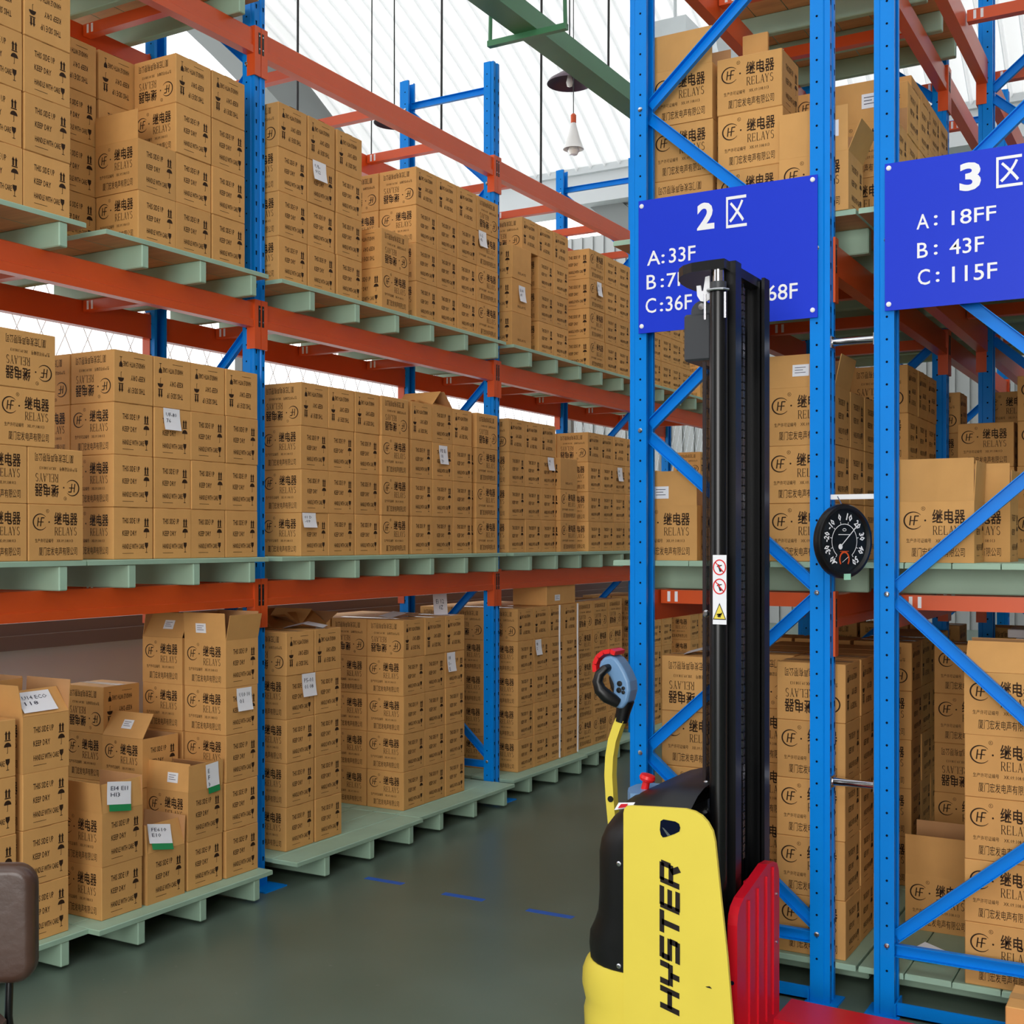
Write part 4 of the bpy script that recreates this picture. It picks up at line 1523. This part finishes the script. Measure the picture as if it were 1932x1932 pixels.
for y0, y1 in ((3.27, 3.49), (3.66, 3.85)):
    b = TB()
    b.prism([(-1.163, .065), (-1.163, .122), (-1.15, .121), (-1.05, .119), (-.15, .11), (-.02, .085), (-.02, .065)], y0, y1, RED, 'y')
    f = b.part('fork')
    b = TB(); b.tube([(-.16, y0 + .03, .04), (-.16, y1 - .03, .04)], .04, DARKGREY, 18); b.part('load_wheel')
b = TB(); b.box(-1.45, -1.29, 3.262, 3.85, .05, .79, BLACKMETAL); b.box(-1.29, -1.2, 3.3, 3.42, .05, .5, BLACKMETAL); b.part('chassis')
b = TB(); b.tube([(-1.48, 3.5, .075), (-1.48, 3.66, .075)], .075, DARKGREY, 22); b.part('drive_wheel')
# ------------------------------------------------------------------ signs, dial, ties, lamps, chair, tape
FYM = lambda y: Matrix(((1, 0, 0, 0), (0, 0, -1, y), (0, 1, 0, 0), (0, 0, 0, 1)))


def zone_sign(name, label, x0, x1, items, bolts):
    t = thing('zone_sign', label, 'sign', (x0, 4.15, 2.369), 0, 'blue zone signs')
    b = MB(); b.box(0, x1 - x0, -.002, .002, 0, .492, SIGN); b.build('board', t)
    for txt, a, c, z0, z1, bold in items:
        o = []
        put_text(o, txt, a - x0, c - x0, z0 - 2.369, z1 - 2.369, bold, 3)
        b = MB(); decal(b, o, WHITE, FYM(-.0032)); b.build('lettering', t, fix=False)
    for x, z in bolts:
        b = MB(); b.lathe([(.0085, 0), (.0085, .002), (.005, .0045), (0, .005)], WHITE, Matrix.Translation((x - x0, -.002, z - 2.369)) @ Matrix.Rotation(PI / 2, 4, 'X'), 12); b.build('bolt', t)
    return t


def qu(t, x0, z0):
    pass


zone_sign('zone_sign', 'blue zone two sign with white lettering behind the stacker mast', -1.833, -1.163,
          [('2', -1.602, -1.536, 2.722, 2.82, .035), ('区', -1.492, -1.415, 2.716, 2.828, .004),
           ('A', -1.798, -1.745, 2.617, 2.670, .006), (':', -1.741, -1.728, 2.619, 2.652, .01), ('33F', -1.711, -1.608, 2.617, 2.671, .006),
           ('B', -1.800, -1.762, 2.529, 2.582, .006), (':', -1.744, -1.731, 2.531, 2.564, .01), ('7FF', -1.72, -1.608, 2.529, 2.580, .006),
           ('C', -1.804, -1.762, 2.441, 2.496, .006), (':', -1.747, -1.734, 2.443, 2.476, .01), ('36F', -1.724, -1.622, 2.441, 2.496, .006),
           ('68F', -1.340, -1.232, 2.441, 2.496, .006)],
          ((-1.82, 2.84), (-1.18, 2.845), (-1.18, 2.395), (-1.82, 2.395)))
zone_sign('zone_sign', 'blue zone three sign with white lettering on its own end frame', -.936, -.266,
          [('3', -.698, -.632, 2.733, 2.825, .035), ('区', -.586, -.507, 2.729, 2.828, .004),
           ('A', -.833, -.793, 2.628, 2.677, .006), (':', -.778, -.766, 2.634, 2.668, .01), ('18FF', -.722, -.586, 2.628, 2.676, .006),
           ('B', -.831, -.797, 2.533, 2.583, .006), (':', -.778, -.766, 2.538, 2.572, .01), ('43F', -.729, -.623, 2.532, 2.582, .006),
           ('C', -.829, -.790, 2.443, 2.495, .006), (':', -.772, -.760, 2.448, 2.482, .01), ('115F', -.721, -.583, 2.441, 2.493, .006)],
          ((-.923, 2.845), (-.923, 2.39), (-.28, 2.845), (-.28, 2.39)))

# row ties between the two end frames
for z, nm in ((2.284, 'chrome row tie rod, the upper one between the two sign frames'), (.769, 'chrome row tie rod, the low one between the two sign frames')):
    t = thing('row_tie', nm, 'row tie', (-1.05, 4.19, z))
    b = MB(); b.tube([(-.0745, 0, 0), (.0745, 0, 0)], .014, CHROME, 16); b.build('rod', t, True)
    for s in (-1, 1):
        b = MB(); b.box(s * .074 - .004 * (s > 0), s * .074 + .004 * (s < 0), -.02, .02, -.02, .02, STEEL); b.build('end_plate', t)
t = thing('row_tie', 'flat white tie bar above the round dial', 'row tie', (-1.05, 4.18, 1.75))
b = MB(); b.box(-.0745, .0745, -.006, .006, -.0085, .0085, WHITE); b.build('bar', t)

# dial thermometer hung from the flat bar
PHI = math.radians(60)
t = thing('dial_thermometer', 'round black dial thermometer with white numbers hanging between the sign frames', 'thermometer', (-1.055, 4.055, 1.598), PHI)
Rd = Matrix.Rotation(PI / 2, 4, 'X')
b = MB(); b.lathe([(.118, -.012), (.124, -.004), (.124, .012), (.119, .02), (.110, .021), (.104, .012), (.103, .010), (0, .010)], BLACKPL, Rd, 48); b.build('case', t, True)
b = MB(); b.lathe([(.1035, .0105), (0, .0105)], DARKGREY, Rd, 40)
b.mats[0] = mat('dial_face', (34, 40, 44), .4)
face = b.build('dial', t)
o = []
for k, n in enumerate(('-40', '-30', '-20', '-10', '0', '10', '20', '30', '40', '50')):
    a = math.radians(-143 + 286 * k / 9)
    r, w, h = .082, .0135 * len(n.replace('-', '')) + (.006 if '-' in n else 0), .0255
    vs, fs, _ = glyphs(n, .03, 1)
    o.append(([(r * math.sin(a) + ((u - .5) * w) * math.cos(a) + ((v - .5) * h) * math.sin(a), r * math.cos(a) - ((u - .5) * w) * math.sin(a) + ((v - .5) * h) * math.cos(a)) for u, v in vs], fs))
    stroke(o, (.057 * math.sin(a), .057 * math.cos(a)), (.066 * math.sin(a), .066 * math.cos(a)), .002)
arc(o, 0, 0, .057, .057, 90 - 143, 90 + 143, .0022, .0022, 50)
stroke(o, (-.028, .022), (.028, .022), .0022)
arc(o, 0, .038, .008, .004, 0, 360, .002, .002, 16)
b = MB(); decal(b, o, WHITE, FYM(-.0115)); b.build('scale', t, fix=False)
o = []
arc(o, 0, -.06, .021, .024, -40, 220, .006, .006, 24)
stroke(o, (-.02, -.0335), (.02, -.0335), .002)
b = MB(); decal(b, o, ORANGE, FYM(-.0112)); b.build('humidity_scale', t, fix=False)
o = []
a = math.radians(48)
stroke(o, (-.018 * math.sin(a) * 1.3, -.018 * math.cos(a) * 1.3), (.086 * math.sin(a), .086 * math.cos(a)), .0032)
poly(o, [(-.027 * math.sin(a) + .0095 * math.cos(k * PI / 6), -.027 * math.cos(a) + .0095 * math.sin(k * PI / 6)) for k in range(12)])
stroke(o, (-.012, -.07), (.016, -.052), .0016)
b = MB(); decal(b, o, WHITE, FYM(-.0135)); b.build('needle', t, fix=False)
b = MB(); b.box(-.012, .014, -.026, -.02, -.128, -.108, mat('mint_tag', (170, 232, 200), .4)); b.build('tag', t)
b = MB(); b.tube([(0, 0, .12), (0, .02, .150)], .0018, STEEL, 6); b.build('hanger', t)


# ---- blue tape marks on the floor
for i, (x0, x1, y) in enumerate(((-3.463, -3.25, 4.655), (-3.005, -2.79, 4.622), (-2.556, -2.334, 4.598))):
    b = MB(); b.box(x0, x1, y - .019, y + .019, 0, .0008, TAPEBLUE)
    tag(b.build('floor_tape'), ('blue floor tape strip nearest the long rack', 'blue floor tape strip, middle one of three in the aisle', 'blue floor tape strip closest to the stacker')[i], 'floor tape', 'blue tape strips')

# ---- office chair corner
t = thing('office_chair', 'brown leather chair back with thin dark leg at the foot of the carton stack', 'chair', (-2.60, 1.815, 0), TH + math.radians(4))
b = MB()
rp = []
W2, zb, zt, r = .228, .555, .835, .05
for cx, cz, a0 in ((W2 - r, zb + r, -90), (W2 - r, zt - r, 0), (-W2 + r, zt - r, 90), (-W2 + r, zb + r, 180)):
    rp += [(cx + r * math.cos(math.radians(a0 + 15 * k)), cz + r * math.sin(math.radians(a0 + 15 * k))) for k in range(7)]
b.prism(rp, -.03, .03, LEATHER, 'y')
bk = b.build('backrest', t)
mo = bk.modifiers.new('soft', 'BEVEL'); mo.width = .022; mo.segments = 5; mo.limit_method = 'ANGLE'; mo.angle_limit = 1.0
for p in bk.data.polygons: p.use_smooth = True
b = MB(); b.cbox(-.2, .17, -.44, -.02, .43, .50, .02, LEATHER); b.build('seat', t)
for s in (-1, 1):
    b = MB(); b.tube([(s * .165, -.0, .60), (s * .168, -.02, .48), (s * .185, .02, .2), (s * .205, .05, 0)], .009, BLACKMETAL, 10); b.build('leg', t, True)
    b = MB(); b.tube([(s * .165, -.40, .44), (s * .20, -.44, 0)], .009, BLACKMETAL, 10); b.build('leg', t, True)


# ---- things hanging from the vault
def roof_z(y):
    return RZ + math.sqrt(max(RR * RR - (y - RY) ** 2, 0.01))


def pendant(label, x, y, z, kind):
    t = thing('pendant_lamp', label, 'pendant lamp', (x, y, z))
    zt = (roof_z(y) - z - .03) / (.6 if kind == 'cone' else 1)
    if kind == 'dish':
        b = MB(); b.lathe([(.03, .12), (.06, .10), (.17, .03), (.19, 0), (.186, 0), (.165, .025), (.055, .09), (.0, .095)], SHADE, n=32); b.build('shade', t, True)
        b = MB(); b.lathe([(0, -.03), (.022, -.02), (.03, .01), (.02, .05), (.015, .09)], BULB, n=16); b.build('bulb', t, True)
        b = MB(); b.tube([(0, 0, .12), (0, 0, zt)], .006, WIRE, 6); b.build('cord', t)
    else:
        b = MB(); b.lathe([(.03, .36), (.035, .34), (.10, .1), (.135, .02), (.13, .02), (.03, .33)], PORCELAIN, n=28); b.build('shade', t, True)
        b = MB(); b.lathe([(.03, .36), (.036, .365), (.036, .46), (.02, .48), (0, .48)], ORANGE, n=18); b.build('socket', t, True)
        b = MB(); b.lathe([(0, -.06), (.05, -.05), (.075, 0), (.05, .06), (.03, .12)], BULB, n=18); b.build('bulb', t, True)
        b = MB(); b.tube([(0, 0, .48), (0, 0, zt)], .006, WIRE, 6); b.build('cord', t)
    return t


pendant('dark purple dish lamp hanging beside the green rail', -4.60, 9.0, 5.40, 'dish')
pendant('dark purple dish lamp hanging behind the orange top beam', -6.45, 9.1, 5.42, 'dish')
pendant('white cone lamp with orange socket hanging below the vault', -4.26, 8.4, 4.62, 'cone').scale = (.6, .6, .6)
for i, (px, y, zb, lab) in enumerate(((-5.84, 7.0, 3.2, 'thin black cable hanging past the first blue post of the long rack'), (-5.22, 8.0, 4.8, 'thin black cable hanging down to the orange top beam'),
                                      (-4.44, 8.2, 4.3, 'thin black cable hanging right of the second post top'), (-4.01, 8.5, 5.1, 'thin black cable hanging beside the green rail end'),
                                      (-5.9, 8.0, 4.4, 'fine grey cable hanging above the farther upper pallet'))):
    b = MB(); b.tube([(px, y, zb), (px + .01, y, (zb + roof_z(y)) / 2), (px, y, roof_z(y) - .03)], .009 if i < 4 else .005, WIRE, 6)
    tag(b.build('hanging_cable'), lab, 'cable', 'hanging cables')
# green rail with hangers
t = thing('overhead_rail', 'green painted steel rail hung above the aisle', 'rail', (-3.42, 3.0, 4.56))
b = MB(); b.box(-.045, .045, -1.5, 5.0, -.005, .125, TRAY); b.box(-.075, .075, -1.5, 5.0, -.016, -.005, TRAY); b.build('rail', t)
for y in (-.6, 3.15):
    b = MB()
    b.box(-.26, .26, y - .018, y + .018, -.05, -.016, TRAY)
    zt = roof_z(3.0 + y) - 4.56 - .03
    for s in (-1, 1):
        b.tube([(s * .25, y, -.03), (s * .15, y, zt)], .012, TRAY, 8)
    b.build('hanger', t)
# galvanised duct
t = thing('air_duct', 'galvanised round air duct with square hopper under the vault', 'duct', (-3.72, 9.2, 5.42))
t.scale = (1.15, 1.15, 1.15)
b = MB(); b.tube([(.12, .25, .05), (.55, -.15, .02)], .22, GALV, 28); b.build('duct_pipe', t, True)
b = MB(); b.lathe([(.228, -.02), (.232, 0), (.228, .02)], GALV, Matrix.Translation((.30, .083, .035)) @ Matrix.Rotation(-.75, 4, 'Z') @ Matrix.Rotation(PI / 2, 4, 'Y'), 28); b.build('duct_band', t, True)
b = MB(); b.add([(-.28, -.2, .28), (.14, -.2, .28), (.14, .25, .28), (-.28, .25, .28), (-.28, -.2, -.08), (.14, -.2, -.08), (.14, .25, -.08), (-.28, .25, -.08), (-.1, 0, -.36), (.02, 0, -.36), (.02, .1, -.36), (-.1, .1, -.36)],
                 [(0, 1, 2, 3), (0, 1, 5, 4), (1, 2, 6, 5), (2, 3, 7, 6), (3, 0, 4, 7), (4, 5, 9, 8), (5, 6, 10, 9), (6, 7, 11, 10), (7, 4, 8, 11), (8, 9, 10, 11)], GALV); b.build('hopper', t)
b = MB(); b.tube([(-.04, .05, .28), (-.04, .05, (roof_z(9.25) - 5.45) / 1.15)], .012, GALV, 8); b.build('hanger', t)

# ---- loose pieces on the pallets
b = MB()
b.add([(0, 0, 0), (.11, -.02, .012), (.17, .09, .01), (.05, .13, .03), (.0, .09, .002)], [(0, 1, 4), (1, 2, 4), (2, 3, 4)], PAPER)
b.add([(0, 0, -.0006), (.11, -.02, .0114), (.17, .09, .0094), (.05, .13, .0294), (.0, .09, .0014)], [(4, 1, 0), (4, 2, 1), (4, 3, 2)], PAPER)
o = tag(b.build('crumpled_paper', fix=False), 'crumpled white paper lying on the floor pallet under the zone three sign', 'paper')
o.location = (-.93, 4.40, Z0 + .001)

for i, (dx, lab) in enumerate(((0, 'lower of two white boards lying on cartons behind zone three'), (-.03, 'upper of two white boards lying on cartons behind zone three'))):
    b = MB(); b.cbox(0, .32, 0, .2, 0, .034, .003, PAPER)
    o = tag(b.build('white_board'), lab, 'board', 'white boards'); o.location = (-.68 + dx, 5.335, Z0 + 5 * PH + .001 + i * .036)
b = MB(); b.cbox(-.05, .05, -.008, .008, 0, .37, .002, CARD); o = tag(b.build('cardboard_strip'), 'upright strip of cardboard standing behind the top carton above sign two', 'cardboard strip'); o.location = (-1.50, 4.50, ZU + 2 * PH)
# standing sheet on the floor stack past the first post
b = MB(); b.add([(0, 0, 0), (.105, 0, 0), (.105, .012, .125), (.0, .012, .125)], [(0, 1, 2, 3)], PAPER); b.add([(0, -.0006, 0), (.105, -.0006, 0), (.105, -.06, .0), (0, -.06, 0)], [(3, 2, 1, 0)], PAPER)
q = []
put_text(q, 'Ei 12', .02, .08, .065, .09, 0, 1); put_text(q, '0Z', .04, .07, .03, .055, 0, 1)
b.add([(x, -.0018 + y * .096, y) for vs, fs in q[:1] for x, y in vs], q[0][1], PEN)
b.add([(x, -.0018 + y * .096, y) for vs, fs in q[1:] for x, y in vs], q[1][1], PEN)
o = tag(b.build('paper_card', fix=False), 'folded white paper card standing on the floor stack by the second post', 'paper card')
o.location = (-3.92, 5.93, Z0 + 5 * PH + .001); o.rotation_euler = (0, 0, PI / 2 - .3)
# parcels on top of the strapped stack past the second post
t = thing('parcel', 'plain brown parcel with a white sticker on top of the strapped stack', 'parcel', (-3.94, 7.33, Z0 + 5 * PH), 0, None)
b = MB(); b.cbox(-.13, .13, -.21, .21, .001, .17, .004, CARD); b.build('box', t)
s = link('sticker', sticker_mesh(.075, .04), t); s.matrix_local = Matrix.Rotation(PI / 2, 4, 'Z') @ Matrix.Translation((-.06, -.1312, .05))
for y in (7.275, 7.545):
    b = MB()
    for i, (a, c) in enumerate(((-3.798, Z0), (-3.798, Z0 + 5 * PH))):
        pass
    b.tube([(-3.794, y, Z0 + .01), (-3.793, y + .004, Z0 + 2 * PH), (-3.794, y - .003, Z0 + 4 * PH), (-3.794, y, Z0 + 5 * PH)], .006, PAPER, 6)
    tag(b.build('strap'), 'white strap down the floor stack past the second post, %s of two' % ('nearer' if y < 7.4 else 'farther'), 'strap', 'white straps')
o = tag(link('carton', PM), 'plain carton standing on the bare floor in front of the zone three end frame', 'carton'); o.location = (-.40, 3.985, BH / 2 + .001)
def sheet(label, x, y, z, rz, w=.2, d=.14, tilt=.12):
    b = MB()
    b.add([(-w / 2, -d / 2, 0), (0, -d / 2, .022), (w / 2, -d / 2, .004), (w / 2, d / 2, .006), (0, d / 2, .026), (-w / 2, d / 2, .002)], [(0, 1, 4, 5), (1, 2, 3, 4)], PAPER)
    b.add([(-w / 2, -d / 2, -.001), (0, -d / 2, .021), (w / 2, -d / 2, .003), (w / 2, d / 2, .005), (0, d / 2, .025), (-w / 2, d / 2, .001)], [(5, 4, 1, 0), (4, 3, 2, 1)], PAPER)
    o = tag(b.build('paper_sheet', fix=False), label, 'paper', 'loose sheets'); o.location = (x, y, z); o.rotation_euler = (0, 0, rz)
sheet('white paper sheet lying on carton flaps just past the first post', -3.9, 4.74, Z0 + 5 * PH + .003, .5)
sheet('white paper sheet lying on top of the floor stack nearer the second post', -4.0, 5.7, Z0 + 5 * PH + .003, 1.2)
sheet('white paper sheet lying on the carton behind the stacker hood', -1.66, 4.40, Z0 + 5 * PH + .003, .2, .16, .12)
